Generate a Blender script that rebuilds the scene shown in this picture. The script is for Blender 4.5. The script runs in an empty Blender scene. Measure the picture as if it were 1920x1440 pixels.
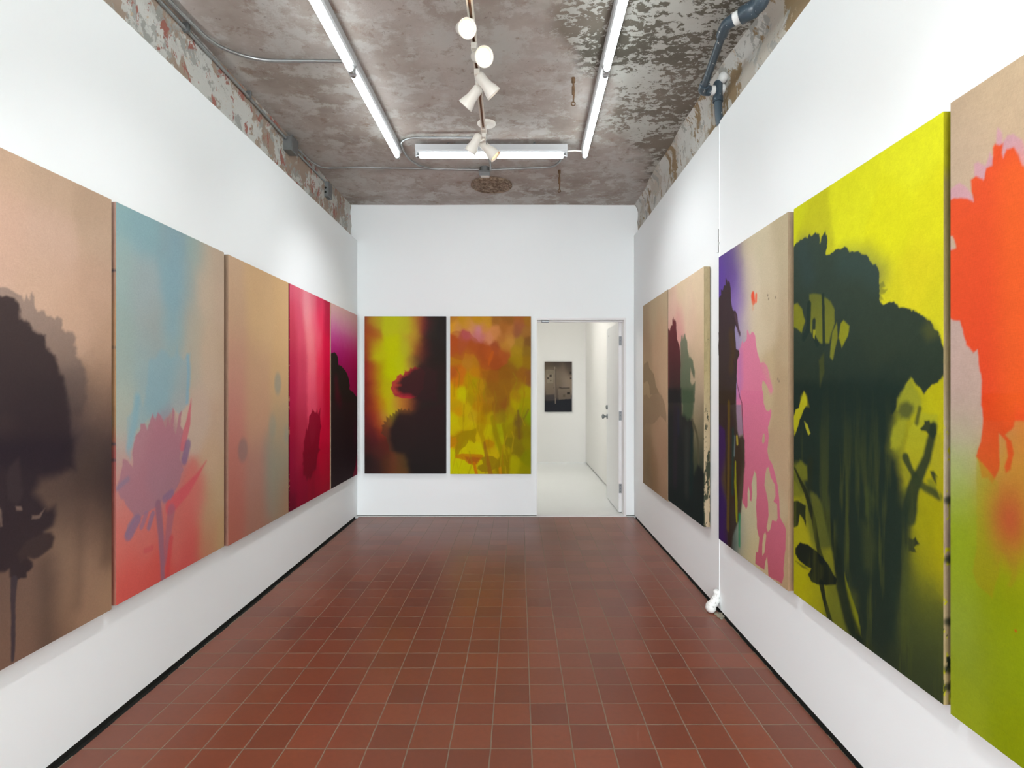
import bpy, math, random
import numpy as np

sc = bpy.context.scene
col = sc.collection

# ------------------------------------------------------------------ camera, world, exposure
cam_d = bpy.data.cameras.new('camera'); cam = bpy.data.objects.new('camera', cam_d); col.objects.link(cam)
cam.location = (0, 0, 1.36); cam.rotation_euler = (math.pi/2, 0, 0)
cam_d.sensor_width = 36; cam_d.lens = 36*1069/1920
cam_d.shift_x = -14/1920; cam_d.shift_y = 8/1920
cam_d.clip_start = .02
sc.camera = cam
w = bpy.data.worlds.new('world'); sc.world = w; w.use_nodes = True
w.node_tree.nodes['Background'].inputs[0].default_value = (.93, .97, 1, 1)
w.node_tree.nodes['Background'].inputs[1].default_value = 12.0
sc.view_settings.view_transform = 'Standard'; sc.view_settings.look = 'None'
sc.view_settings.exposure = .44; sc.view_settings.gamma = 1
TUBE = 7.0          # strength of the fluorescent tubes
CEIL = 3.32

# ------------------------------------------------------------------ materials
def lin(c):
    c = c/255.
    return c/12.92 if c <= .04045 else ((c+.055)/1.055)**2.4
def hx(h, g=1.0):
    return tuple(min(1, lin((h >> s) & 255)*g) for s in (16, 8, 0))
class N:
    """short-hand node builder"""
    def __init__(s, name, rough=.5, metal=0, spec=.5):
        s.m = bpy.data.materials.new(name); s.m.use_nodes = True
        s.t = s.m.node_tree; s.b = s.t.nodes['Principled BSDF']
        s.b.inputs['Roughness'].default_value = rough; s.b.inputs['Metallic'].default_value = metal
        s.b.inputs['Specular IOR Level'].default_value = spec
    def n(s, typ, **kw):
        nd = s.t.nodes.new(typ)
        for k, v in kw.items():
            if hasattr(nd, k): setattr(nd, k, v)
            else: nd.inputs[k].default_value = v
        return nd
    def l(s, a, b): s.t.links.new(a, b)
    def pos(s):
        if not hasattr(s, '_p'): s._p = s.n('ShaderNodeNewGeometry').outputs['Position']
        return s._p
    def vmul(s, v, k):
        nd = s.n('ShaderNodeVectorMath', operation='MULTIPLY'); s.l(v, nd.inputs[0]); nd.inputs[1].default_value = k
        return nd.outputs[0]
    def noise(s, scale, detail=4, rough=.5, vec=None, dist=0):
        nd = s.n('ShaderNodeTexNoise'); nd.inputs['Scale'].default_value = scale; nd.inputs['Detail'].default_value = detail
        nd.inputs['Roughness'].default_value = rough; nd.inputs['Distortion'].default_value = dist
        s.l(vec if vec is not None else s.pos(), nd.inputs['Vector']); return nd.outputs['Fac']
    def ramp(s, fac, stops, interp='LINEAR'):
        nd = s.n('ShaderNodeValToRGB'); nd.color_ramp.interpolation = interp
        e = nd.color_ramp.elements
        while len(e) < len(stops): e.new(.5)
        for i, (p, c) in enumerate(stops):
            e[i].position = p; e[i].color = (c, c, c, 1) if isinstance(c, (int, float)) and c <= 1 else (*hx(c), 1)
        s.l(fac, nd.inputs[0]); return nd.outputs[0]
    def mix(s, fac, a, b, mode='MIX'):
        nd = s.n('ShaderNodeMix', data_type='RGBA', blend_type=mode)
        for i, v in ((0, fac), (6, a), (7, b)):
            if isinstance(v, bpy.types.NodeSocket): s.l(v, nd.inputs[i])
            elif i == 0: nd.inputs[0].default_value = v
            else: nd.inputs[i].default_value = (*hx(v), 1) if isinstance(v, int) else (*v, 1)
        return nd.outputs[2]
    def math(s, op, a, b=None, c=None):
        nd = s.n('ShaderNodeMath', operation=op)
        for i, v in enumerate((a, b, c)):
            if v is None: continue
            if isinstance(v, bpy.types.NodeSocket): s.l(v, nd.inputs[i])
            else: nd.inputs[i].default_value = v
        return nd.outputs[0]
    def sep(s, v):
        nd = s.n('ShaderNodeSeparateXYZ'); s.l(v, nd.inputs[0]); return nd.outputs
    def bump(s, h, strength=.3, dist=.01):
        nd = s.n('ShaderNodeBump'); nd.inputs['Strength'].default_value = strength; nd.inputs['Distance'].default_value = dist
        s.l(h, nd.inputs['Height']); s.l(nd.outputs[0], s.b.inputs['Normal'])
    def color(s, v):
        if isinstance(v, bpy.types.NodeSocket): s.l(v, s.b.inputs['Base Color'])
        else: s.b.inputs['Base Color'].default_value = (*hx(v), 1)
        return s

def plain(name, c, rough=.5, metal=0, var=.04, scale=30, bump=0):
    k = N(name, rough, metal); f = k.noise(scale, 3)
    base = hx(c); lo = tuple(x*(1-var) for x in base); hi = tuple(min(1, x*(1+var)) for x in base)
    k.color(k.mix(f, lo, hi))
    if bump: k.bump(f, bump, .002)
    return k.m

def wall_mat():
    k = N('white_wall_paint', .55, spec=.25)
    f = k.noise(1.2, 4); g = k.noise(260, 3)
    k.color(k.mix(f, 0xebf0f1, 0xeff4f5)); k.bump(g, .05, .002); return k.m
M = {}
M['wall'] = wall_mat()
M['annexwall'] = plain('annex_white_paint', 0xe4e3df, .6, var=.02, scale=1)
M['door'] = plain('door_white_gloss', 0xe2e3e3, .35, var=.02, scale=2)
M['trim'] = plain('white_gloss_trim', 0xe0e0e0, .35, var=.02, scale=6)
M['annexfloor'] = plain('white_painted_floor', 0xe6e8e6, .28, var=.03, scale=2)
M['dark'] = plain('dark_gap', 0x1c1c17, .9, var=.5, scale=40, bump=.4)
M['galv'] = plain('galvanised_conduit', 0x9a9d9d, .38, .8, var=.2, scale=25)
M['boxsteel'] = plain('zinc_box_steel', 0x85898a, .4, .75, var=.15, scale=40)
M['chan'] = plain('white_enamel_channel', 0xb9bcbe, .35, var=.03, scale=5)
M['socket'] = plain('tube_end_cap_metal', 0xa0a4a6, .3, .8)
M['track'] = plain('white_track_enamel', 0xe3dfd6, .35, var=.03)
M['trackslot'] = plain('track_slot_copper', 0x9c7458, .5, .4)
M['steel'] = plain('satin_steel', 0x7c7f81, .45, .7)
M['rust'] = plain('rusty_iron', 0x6b533c, .8, .3, var=.5, scale=60, bump=.5)

def emis(name, c, s):
    k = N(name, .4); k.color(0xffffff)
    k.b.inputs['Emission Color'].default_value = (*c, 1); k.b.inputs['Emission Strength'].default_value = s; return k.m
M['tube'] = emis('fluorescent_tube_glow', (.91, .99, 1), TUBE)
M['bulb'] = emis('warm_bulb_glow', (1, .74, .42), 14)
M['reflector'] = emis('warm_reflector_glow', (1, .60, .26), .7)
M['bulbdim'] = emis('white_bulb_face_glow', (1, .93, .82), 5)
M['amber'] = emis('amber_reflector_glow', (1, .50, .12), 1.1)

def pipe_mat():
    k = N('dark_pipe_paint', .32); f = k.noise(38, 5, .7); d = k.ramp(f, [(.63, 0.0), (.66, 1.0)])
    k.color(k.mix(d, 0x3c4a54, 0xd0d2d0)); k.bump(f, .2, .003); return k.m
M['pipe'] = pipe_mat()
M['primer'] = plain('white_sealant', 0xd6d8d6, .6, var=.12, scale=50, bump=.5)
def lumpy():
    k = N('white_caulked_fitting', .5); f = k.noise(60, 5, .7); d = k.ramp(f, [(.36, 1.0), (.40, 0.0)])
    k.color(k.mix(d, 0xe3e4e1, 0x77726a)); k.bump(f, .6, .006); return k.m
M['lump'] = lumpy()

def floor_mat():
    k = N('quarry_tile', .3, spec=.5)
    p = k.sep(k.pos()); PI = .1553
    tx = k.math('MULTIPLY_ADD', p[0], 1/PI, .1094/PI+40); ty = k.math('MULTIPLY_ADD', p[1], 1/PI, 40-2.1507/PI)
    wob = k.noise(9, 2)
    wo = k.math('MULTIPLY_ADD', wob, .03, -.015)
    tx = k.math('ADD', tx, wo); ty = k.math('ADD', ty, wo)
    fx = k.math('FRACT', tx); fy = k.math('FRACT', ty)
    dx = k.math('ABSOLUTE', k.math('SUBTRACT', fx, .5)); dy = k.math('ABSOLUTE', k.math('SUBTRACT', fy, .5))
    d = k.math('MAXIMUM', dx, dy)
    grout = k.ramp(d, [(.480, 0.0), (.489, 1.0)])
    cell = k.n('ShaderNodeCombineXYZ'); k.l(k.math('FLOOR', tx), cell.inputs[0]); k.l(k.math('FLOOR', ty), cell.inputs[1])
    wn = k.n('ShaderNodeTexWhiteNoise', noise_dimensions='2D'); k.l(cell.outputs[0], wn.inputs['Vector'])
    tile = k.ramp(wn.outputs['Value'], [(0, 0x6c3523), (.35, 0x763a26), (.7, 0x7b3e27), (1, 0x83432c)])
    big = k.noise(.9, 3)
    tile = k.mix(k.ramp(big, [(.35, 0.0), (.7, .35)]), tile, 0x7c4325)
    fine = k.noise(45, 4)
    tile = k.mix(k.ramp(fine, [(.3, .0), (.8, .25)]), tile, 0x5a2f20)
    # traces of dust along the wall edges
    gcol = k.mix(k.noise(6, 3), 0x6e5f50, 0x84725f)
    k.color(k.mix(grout, tile, gcol))
    wear = k.noise(2.2, 4)
    r = k.math('MULTIPLY_ADD', wear, .14, .285)
    r = k.math('ADD', r, k.math('MULTIPLY', grout, .3)); k.l(r, k.b.inputs['Roughness'])
    h = k.math('SUBTRACT', k.math('MULTIPLY_ADD', wn.outputs['Value'], .15, k.math('MULTIPLY', k.noise(14, 2), .25)), grout)
    k.bump(h, .35, .004)
    return k.m
M['floor'] = floor_mat()
M['mortar'] = plain('mortar_edge', 0x86806f, .9, var=.4, scale=60, bump=.8)

def ceiling_mat():
    k = N('weathered_plaster_ceiling', .75, spec=.3)
    p = k.sep(k.pos())
    a = k.noise(1.3, 6, .62)
    base = k.ramp(a, [(.30, 0x8b8077), (.45, 0xa1978f), (.58, 0xb0a8a2), (.72, 0xbfbbb6)])
    b = k.noise(4.2, 10, .75)
    base = k.mix(k.ramp(b, [(.485, 0.0), (.56, .85)]), base, 0xbdbcb8)      # whitewash remains
    b2 = k.noise(7.5, 9, .75, dist=.3)
    base = k.mix(k.ramp(b2, [(.56, 0.0), (.64, .55)]), base, 0x86705f)
    b3 = k.noise(2.1, 8, .6)
    base = k.mix(k.ramp(b3, [(.60, 0.0), (.72, .35)]), base, 0x8f7f6e)
    # strongly flaked zone: grey brown coat with crisp pale islands, to the right of the track
    rx = k.math('MULTIPLY_ADD', p[0], .80, k.math('MULTIPLY_ADD', p[1], -.34, .42))
    zone = k.math('ADD', rx, k.math('MULTIPLY', k.noise(1.5, 4), .9))
    zone = k.ramp(zone, [(-.0, 0.0), (.10, 1.0)])
    big = k.noise(1.1, 3)
    grey = k.mix(k.ramp(big, [(.4, 0.0), (.62, 1.0)]), 0x615d53, 0x857c71)
    isl = k.noise(17, 10, .68, vec=k.vmul(k.pos(), (1, 1.25, 1)), dist=.25)
    isl2 = k.math('ADD', isl, k.math('MULTIPLY', k.math('SUBTRACT', k.noise(1.7, 3), .5), .55))
    flake = k.ramp(isl2, [(.490, 0.0), (.505, 1.0)])
    pale = k.mix(k.noise(7, 5), 0xa9a7a0, 0xc6c9c3)
    fl = k.mix(flake, grey, pale)
    base = k.mix(zone, base, fl)
    specks = k.noise(26, 8, .75)
    base = k.mix(k.ramp(specks, [(.62, 0.0), (.66, .6)]), base, 0x6e6158)
    base = k.mix(k.ramp(k.noise(18, 8, .75, dist=.5), [(.63, 0.0), (.66, .55)]), base, 0xbbb8b3)
    k.color(base)
    h = k.math('ADD', k.math('MULTIPLY', k.math('MULTIPLY', flake, zone), .5), k.math('MULTIPLY', b, 1.2))
    h = k.math('ADD', h, k.math('MULTIPLY', specks, .5))
    k.bump(h, .35, .008)
    return k.m
M['ceiling'] = ceiling_mat()

def peel_mat(name, white, red, brown, redamt, sb=11, sc_=4.2):
    k = N(name, .7, spec=.3)
    a = k.noise(8, 9, .68, dist=.3); b = k.noise(sb, 10, .72, vec=k.vmul(k.pos(), (1, 1, .7)), dist=.3); c = k.noise(sc_, 9, .66)
    base = k.mix(k.noise(3, 5), white, 0xbcbab2)
    base = k.mix(k.ramp(c, [(.50, 0.0), (.515, 1.0)]), base, brown)
    base = k.mix(k.ramp(a, [(.56, 0.0), (.575, 1.0)]), base, 0x9c9c96)
    base = k.mix(k.ramp(b, [(.60-redamt, 0.0), (.612-redamt, 1.0)]), base, red)
    base = k.mix(k.ramp(k.noise(22, 7, .7), [(.62, 0.0), (.64, .8)]), base, 0xb9a58c)
    base = k.mix(k.ramp(k.noise(14, 7, .7), [(.30, .9), (.33, 0.0)]), base, 0x5f5247)
    k.color(base); h = k.math('ADD', a, b); k.bump(h, .5, .012); return k.m
M['peel_l'] = peel_mat('peeling_plaster_red', 0xc4c6c2, 0x9a6459, 0x9c8b7c, .03)
M['peel_r'] = peel_mat('peeling_plaster_ochre', 0xc9cac6, 0x8a7659, 0xb3ada2, .06, 3.6, 3)

def canvas_mat(name, weave, rough=.75):
    k = N(name, rough, spec=.08)
    at = k.n('ShaderNodeVertexColor', layer_name='paint')
    n1 = k.noise(1, 3, .6, vec=k.vmul(k.pos(), (300, 90, 1100)))
    n2 = k.noise(1, 3, .6, vec=k.vmul(k.pos(), (900, 900, 90)))
    s = k.math('ADD', n1, n2); v = k.math('MULTIPLY_ADD', k.math('SUBTRACT', s, 1.0), weave, 1.0)
    cc = k.n('ShaderNodeCombineXYZ')
    for i in range(3): k.l(v, cc.inputs[i])
    k.color(k.mix(1.0, at.outputs['Color'], cc.outputs[0], 'MULTIPLY')); k.bump(s, .12, .001); return k.m
M['linen'] = canvas_mat('painted_linen', .35)
M['print'] = canvas_mat('photo_print', .05, .35)

# ------------------------------------------------------------------ mesh helpers
class MB:
    def __init__(s): s.v = []; s.f = []; s.sm = []
    def add(s, vs, fs, smooth=False):
        o = len(s.v); s.v += [tuple(map(float, q)) for q in vs]
        s.f += [tuple(i+o for i in f) for f in fs]; s.sm += [smooth]*len(fs)
    def box(s, x0, x1, y0, y1, z0, z1, bev=0):
        if bev <= 0:
            vs = [(x, y, z) for x in (x0, x1) for y in (y0, y1) for z in (z0, z1)]
            s.add(vs, [(0,1,3,2),(4,6,7,5),(0,4,5,1),(2,3,7,6),(0,2,6,4),(1,5,7,3)]); return s
        import itertools
        b = bev; X = (x0, x1); Y = (y0, y1); Z = (z0, z1); vs = []; idx = {}
        for i, j, k in itertools.product((0, 1), repeat=3):
            sx, sy, sz = (1-2*i)*b, (1-2*j)*b, (1-2*k)*b
            for a, q in (('x', (X[i], Y[j]+sy, Z[k]+sz)), ('y', (X[i]+sx, Y[j], Z[k]+sz)), ('z', (X[i]+sx, Y[j]+sy, Z[k]))):
                idx[(i, j, k, a)] = len(vs); vs.append(q)
        F = []
        for i in (0, 1):
            F.append([idx[(i,0,0,'x')], idx[(i,1,0,'x')], idx[(i,1,1,'x')], idx[(i,0,1,'x')]][::(-1 if i == 0 else 1)])
            F.append([idx[(0,i,0,'y')], idx[(1,i,0,'y')], idx[(1,i,1,'y')], idx[(0,i,1,'y')]][::(1 if i == 0 else -1)])
            F.append([idx[(0,0,i,'z')], idx[(1,0,i,'z')], idx[(1,1,i,'z')], idx[(0,1,i,'z')]][::(-1 if i == 0 else 1)])
        for i in (0, 1):
            for j in (0, 1):
                F.append([idx[(i,j,0,'x')], idx[(i,j,0,'y')], idx[(i,j,1,'y')], idx[(i,j,1,'x')]])
                F.append([idx[(i,0,j,'x')], idx[(i,0,j,'z')], idx[(i,1,j,'z')], idx[(i,1,j,'x')]])
                F.append([idx[(0,i,j,'y')], idx[(0,i,j,'z')], idx[(1,i,j,'z')], idx[(1,i,j,'y')]])
                for k in (0, 1): F.append([idx[(i,j,k,a)] for a in 'xyz'])
        s.add(vs, [tuple(f) for f in F]); return s
    def tube(s, pts, r, seg=16, cap=True):
        """swept tube through pts, r a number or one per point"""
        P = [np.array(p, float) for p in pts]; n = len(P)
        R = [r]*n if isinstance(r, (int, float)) else list(r)
        T = []
        for i in range(n):
            if i == 0: t = P[1]-P[0]
            elif i == n-1: t = P[-1]-P[-2]
            else:
                a = P[i]-P[i-1]; b = P[i+1]-P[i]; t = a/(np.linalg.norm(a)+1e-12)+b/(np.linalg.norm(b)+1e-12)
                if np.linalg.norm(t) < 1e-6: t = a
            t = t/(np.linalg.norm(t)+1e-12)
            if T and np.dot(t, T[-1]) < -.5: t = -t
            T.append(t)
        up = np.array((0, 0, 1.)) if abs(T[0][2]) < .9 else np.array((1., 0, 0))
        u = np.cross(up, T[0]); u /= np.linalg.norm(u); vs = []
        for i in range(n):
            u = u-T[i]*np.dot(u, T[i]); u /= np.linalg.norm(u); v = np.cross(T[i], u)
            for k in range(seg):
                a = 2*math.pi*k/seg; vs.append(P[i]+R[i]*(math.cos(a)*u+math.sin(a)*v))
        fs = [(i*seg+k, i*seg+(k+1) % seg, (i+1)*seg+(k+1) % seg, (i+1)*seg+k) for i in range(n-1) for k in range(seg)]
        s.add(vs, fs, True)
        if cap:
            s.add(vs[:seg], [tuple(range(seg))[::-1]]); s.add(vs[-seg:], [tuple(range(seg))])
        return s
    def sphere(s, c, r, nu=20, nv=12, sc=(1, 1, 1)):
        vs = []; fs = []
        for j in range(nv+1):
            t = math.pi*j/nv
            for i in range(nu):
                a = 2*math.pi*i/nu
                vs.append((c[0]+r*sc[0]*math.sin(t)*math.cos(a), c[1]+r*sc[1]*math.sin(t)*math.sin(a), c[2]+r*sc[2]*math.cos(t)))
        for j in range(nv):
            for i in range(nu): fs.append((j*nu+i, (j+1)*nu+i, (j+1)*nu+(i+1) % nu, j*nu+(i+1) % nu))
        s.add(vs, fs, True); return s
    def build(s, name, mat, parent=None, at=None):
        o_ = (0, 0, 0)
        if parent is not None: o_ = ORG.get(parent.name, (0, 0, 0))
        elif at is not None: o_ = at
        me = bpy.data.meshes.new(name)
        me.from_pydata([(v[0]-o_[0], v[1]-o_[1], v[2]-o_[2]) for v in s.v], [], s.f)
        me.polygons.foreach_set('use_smooth', s.sm); me.materials.append(mat); me.update()
        o = bpy.data.objects.new(name, me); col.objects.link(o)
        if parent is not None: o.parent = parent; ORG[o.name] = o_
        elif at is not None: o.location = at; ORG[o.name] = at
        return o
ORG = {}
def tag(o, label=None, cat=None, group=None, kind=None):
    if label: o['label'] = label
    if cat: o['category'] = cat
    if group: o['group'] = group
    if kind: o['kind'] = kind
    return o
def thing(name, label, cat, loc, group=None):
    o = bpy.data.objects.new(name, None); o.empty_display_size = .1; col.objects.link(o); o.location = loc
    ORG[o.name] = tuple(loc); return tag(o, label, cat, group)
def struct(name, mb, mat, parent=None):
    o = mb.build(name, mat, parent)
    if parent is None: o['kind'] = 'structure'
    return o
def curve(pts, n=8):
    """Catmull-Rom through points"""
    P = [np.array(p, float) for p in pts]; P = [2*P[0]-P[1]]+P+[2*P[-1]-P[-2]]; out = []
    for i in range(1, len(P)-2):
        for k in range(n):
            t = k/n; a, b, c, d = P[i-1:i+3]
            out.append(.5*((2*b)+(-a+c)*t+(2*a-5*b+4*c-d)*t*t+(-a+3*b-3*c+d)*t**3))
    out.append(P[-2]); return out
def bend(pts, r=.05, n=6):
    """polyline with rounded corners"""
    P = [np.array(p, float) for p in pts]; out = [P[0]]
    for i in range(1, len(P)-1):
        a = P[i-1]-P[i]; b = P[i+1]-P[i]; la = np.linalg.norm(a); lb = np.linalg.norm(b); rr = min(r, la*.49, lb*.49)
        p0 = P[i]+a/la*rr; p1 = P[i]+b/lb*rr
        for k in range(n+1):
            t = k/n; out.append((1-t)**2*p0+2*t*(1-t)*P[i]+t*t*p1)
    out.append(P[-1]); return out

# ------------------------------------------------------------------ the setting
FL0, FLS = 1.651, .0118                      # left wall face: x = -(FL0 + FLS*y)
YB = 6.058; YR = -3.0
def LX(y): return -(FL0+FLS*y)
def prism(mb, poly, z0, z1):
    n = len(poly); vs = [(x, y, z0) for x, y in poly]+[(x, y, z1) for x, y in poly]
    mb.add(vs, [tuple(range(n))[::-1], tuple(range(n, 2*n))]+[(i, (i+1) % n, n+(i+1) % n, n+i) for i in range(n)]); return mb
struct('floor', prism(MB(), [(LX(YR)+.026, YR), (1.207, YR), (1.207, YB-.018), (LX(YB)+.026, YB-.018)], -.02, 0), M['floor'])
m = MB(); rnd = random.Random(3)             # ragged mortar left along the tile edge
for side in (-1, 1):
    y = .2; 
    while y < YB-.05:
        L = rnd.uniform(.04, .16); wd = rnd.uniform(.003, .009)
        x0 = LX(y)+.026 if side < 0 else 1.207
        m.add([(x0, y, -.02), (x0, y+L, -.02), (x0-side*-wd if side > 0 else x0-wd, y+L, -.02), (x0+wd if side > 0 else x0-wd, y, -.02),
               (x0, y, -.0015), (x0, y+L, -.0015), (x0+wd if side > 0 else x0-wd, y+L*.9, -.003), (x0+wd if side > 0 else x0-wd, y+.1*L, -.003)],
              [(0,1,2,3),(4,7,6,5),(0,4,5,1),(2,6,7,3),(0,3,7,4),(1,5,6,2)])
        y += L
struct('trim_4', m, M['mortar'])
struct('trim_3', MB().box(-2.2, 1.6, YR-.1, YB+.1, -.06, -.02), M['dark'])         # subfloor, coloured dark to stand in for shade in the gap
struct('wall_left', prism(MB(), [(LX(YR), YR), (LX(YB), YB), (LX(YB)-.09, YB), (LX(YR)-.09, YR)], .018, 2.925), M['wall'])
struct('gap_shade_left', prism(MB(), [(LX(YR)-.02, YR), (LX(YB)-.02, YB), (LX(YB)-.09, YB), (LX(YR)-.09, YR)], -.03, .018), M['dark'])  # dark strip stands in for the shade under the left panel
struct('wall_right', MB().box(1.217, 1.30, YR, YB, .018, 2.982), M['wall'])
struct('gap_shade_right', MB().box(1.232, 1.30, YR, YB, -.03, .018), M['dark'])  # same shade-coloured strip in the gap under the right panel
# rear wall with the door opening
DX0, DX1, DZ = .181, 1.133, 2.108
m = MB(); m.box(-2.2, DX0, YB, YB+.14, .012, 3.5); m.box(DX0, DX1, YB, YB+.14, DZ, 3.5); m.box(DX1, 1.6, YB, YB+.14, .012, 3.5)
struct('wall_back', m, M['wall'])
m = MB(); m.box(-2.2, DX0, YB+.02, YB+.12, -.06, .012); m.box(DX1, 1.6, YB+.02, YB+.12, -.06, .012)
struct('gap_shade_back', m, M['dark'])  # gap under the rear wall, its shade put in as dark colour
m = MB(); m.box(-2.2, -1.62, YR-.14, YR, -.06, 3.5); m.box(1.17, 1.6, YR-.14, YR, -.06, 3.5)
m.box(-1.62, 1.17, YR-.14, YR, -.06, .12); m.box(-1.62, 1.17, YR-.14, YR, 3.0, 3.5)
struct('wall_front', m, M['wall'])                                                   # behind the viewer, its large opening added to let in daylight
m = MB()
for x in (-1.62, -.27, 1.12): m.box(x, x+.05, YR-.10, YR-.04, .12, 3.0)
m.box(-1.57, 1.12, YR-.10, YR-.04, .12, .17); m.box(-1.57, 1.12, YR-.10, YR-.04, 2.95, 3.0)
struct('added_window_1', m, M['trim'])  # unseen window, added for level light on the lower walls
pl = bpy.data.lights.new('added_daylight', 'AREA'); pl.shape = 'RECTANGLE'; pl.size = 2.79; pl.size_y = 2.88; pl.cycles.is_portal = True
po = bpy.data.objects.new('added_daylight', pl); col.objects.link(po); po.location = (-.225, YR-.16, 1.56); po.rotation_euler = (math.pi/2, 0, 0)  # portal guiding sky light through the added window
MB().box(-2.2, 1.6, YR-6, YR-.14, -.08, -.03).build('bounce_slab', plain('grey_bounce_slab', 0xb0b0ac, .8))['kind'] = 'structure'  # unseen slab added outside to bounce daylight up to the ceiling

def noise2(seed, shape, cells):
    r = np.random.RandomState(seed); g = r.rand(cells[0]+2, cells[1]+2)
    y = np.linspace(0, cells[0], shape[0]); x = np.linspace(0, cells[1], shape[1])
    yi = np.minimum(y.astype(int), cells[0]-1); xi = np.minimum(x.astype(int), cells[1]-1); fy = y-yi; fx = x-xi
    fy = fy*fy*(3-2*fy); fx = fx*fx*(3-2*fx)
    a = g[np.ix_(yi, xi)]; b = g[np.ix_(yi, xi+1)]; c = g[np.ix_(yi+1, xi)]; d = g[np.ix_(yi+1, xi+1)]
    fx = fx[None, :]; fy = fy[:, None]
    return a*(1-fx)*(1-fy)+b*fx*(1-fy)+c*(1-fx)*fy+d*fx*fy
def fbm(seed, shape, cells, oc=4, gain=.5):
    o = np.zeros(shape); a = 1; t = 0
    for i in range(oc):
        o += a*noise2(seed+i*17, shape, (cells[0]*2**i, cells[1]*2**i)); t += a; a *= gain
    return o/t-.5

def gridmesh(mb, fn, nu, nv, smooth=True):
    vs = [fn(i/nu, j/nv, i, j) for j in range(nv+1) for i in range(nu+1)]
    mb.add(vs, [(j*(nu+1)+i, j*(nu+1)+i+1, (j+1)*(nu+1)+i+1, (j+1)*(nu+1)+i) for j in range(nv) for i in range(nu)], smooth)
# old plaster walls above the white panels
nz = fbm(5, (41, 241), (4, 24), 4)
def ul(u, v, i, j):
    y = YR+(YB-YR)*u; z = 2.86+(CEIL+.02-2.86)*v
    return (-(1.805-.004*(y-2)) + .03*nz[j, i], y, z)
m = MB(); gridmesh(m, ul, 240, 40); struct('wall_left_upper', m, M['peel_l'])
nz2 = fbm(9, (41, 241), (3, 18), 4)
def ur(u, v, i, j):
    y = YR+(YB-YR)*u; z = 2.9+(CEIL+.02-2.9)*v
    t = min(1, max(0, (3.9-y)/1.6)); t = t*t*(3-2*t)
    bulge = .05*t*math.exp(-((z-3.12)/.10)**2)
    cove = -.07*max(0, (v-.72)/.28)**2
    return (1.262+.085*t-bulge+cove+.035*nz2[j, i], y, z)
m = MB(); gridmesh(m, ur, 240, 40); struct('wall_right_upper', m, M['peel_r'])
# ceiling: gently uneven, with a shallow step near the rear wall
nc = fbm(13, (161, 81), (16, 8), 4)
def cl(u, v, i, j):
    x = -1.9+3.4*u; y = YR+(YB+.05-YR)*v
    st = .5*(1+math.tanh((y-5.42)/.012)); return (x, y, CEIL+.010*nc[j, i]-.012*st)
m = MB(); gridmesh(m, cl, 80, 160); struct('ceiling', m, M['ceiling'])
struct('trim_5', MB().box(-2.2, 1.6, YR, YB+.1, 3.345, 3.50), M['dark'])

# annex room behind the doorway
struct('floor_annex', MB().box(-2.0, 1.6, YB-.012, 10.6, -.06, .004), M['annexfloor'])
struct('wall_annex_back', MB().box(-2.0, 1.6, 10.38, 10.5, .01, 3.0), M['annexwall'])
struct('wall_annex_right', MB().box(1.205, 1.32, YB+.14, 10.38, .022, 3.0), M['annexwall'])
struct('gap_shade_annex', MB().box(1.225, 1.30, YB+.14, 10.38, .004, .022), M['dark'])  # recessed strip coloured as the shade under the annex wall
struct('wall_annex_left', MB().box(-2.1, -2.0, YB+.14, 10.38, 0, 3.0), M['annexwall'])
struct('ceiling_annex', MB().box(-2.1, 1.4, YB+.14, 10.5, 2.9, 3.0), M['annexwall'])
# door frame
fr = MB(); fr.box(DX0, DX1, YB-.004, YB+.15, DZ-.022, DZ); fr.box(DX1-.022, DX1, YB-.004, YB+.15, .004, DZ-.022)
fr.box(DX0, DX0+.008, YB-.004, YB+.15, .004, DZ-.022)
fr.box(DX0+.008, DX1-.022, YB+.06, YB+.10, DZ-.036, DZ-.022)
frame = struct('trim_1', fr, M['trim'])
MB().box(DX0+.055, DX0+.135, YB+.03, YB+.06, DZ-.046, DZ-.022, .004).build('closer_bracket', M['boxsteel'], frame)
struct('trim_2', MB().box(DX0, DX1-.022, YB-.020, YB+.02, -.004, .010), M['trim'])   # threshold
MB().box(1.1132, 1.1275, 6.196, 6.206, .06, 2.06).build('door_gap_shade', M['dark'], frame)  # dark strip painted in for the shaded gap between door and jamb
door = struct('door_1', MB().box(1.079, 1.113, 6.205, 7.062, .014, 2.085, .002), M['door'])
for z in (1.876, 1.06, .27):
    h = MB(); h.box(1.083, 1.113, 6.199, 6.2055, z-.05, z+.05); h.tube([(1.120, 6.198, z-.052), (1.120, 6.198, z+.052)], .008, 12)
    h.box(1.113, 1.128, 6.197, 6.203, z-.05, z+.05)
    ho = h.build('hinge', M['steel'], door); s_ = MB()
    for dz in (-.033, 0, .033): s_.tube([(1.095, 6.197, z+dz), (1.095, 6.2, z+dz)], .0045, 8)
    s_.build('screw', M['dark'], ho)
k_ = MB(); k_.tube([(1.079, 6.99, 1.015), (1.069, 6.99, 1.015), (1.068, 6.99, 1.015), (1.045, 6.99, 1.015), (1.035, 6.99, 1.015), (1.015, 6.99, 1.015), (1.008, 6.99, 1.015)], [.032, .032, .012, .012, .026, .028, .012], 20)
k_.build('door_knob', M['steel'], door)
MB().tube([(1.079, 6.99, 1.128), (1.062, 6.99, 1.128), (1.058, 6.99, 1.128)], [.028, .026, .015], 20).build('deadbolt', M['steel'], door)
MB().tube([(1.079, 6.89, 1.99), (1.0765, 6.89, 1.99)], .008, 10).build('peephole', M['dark'], door)

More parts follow.
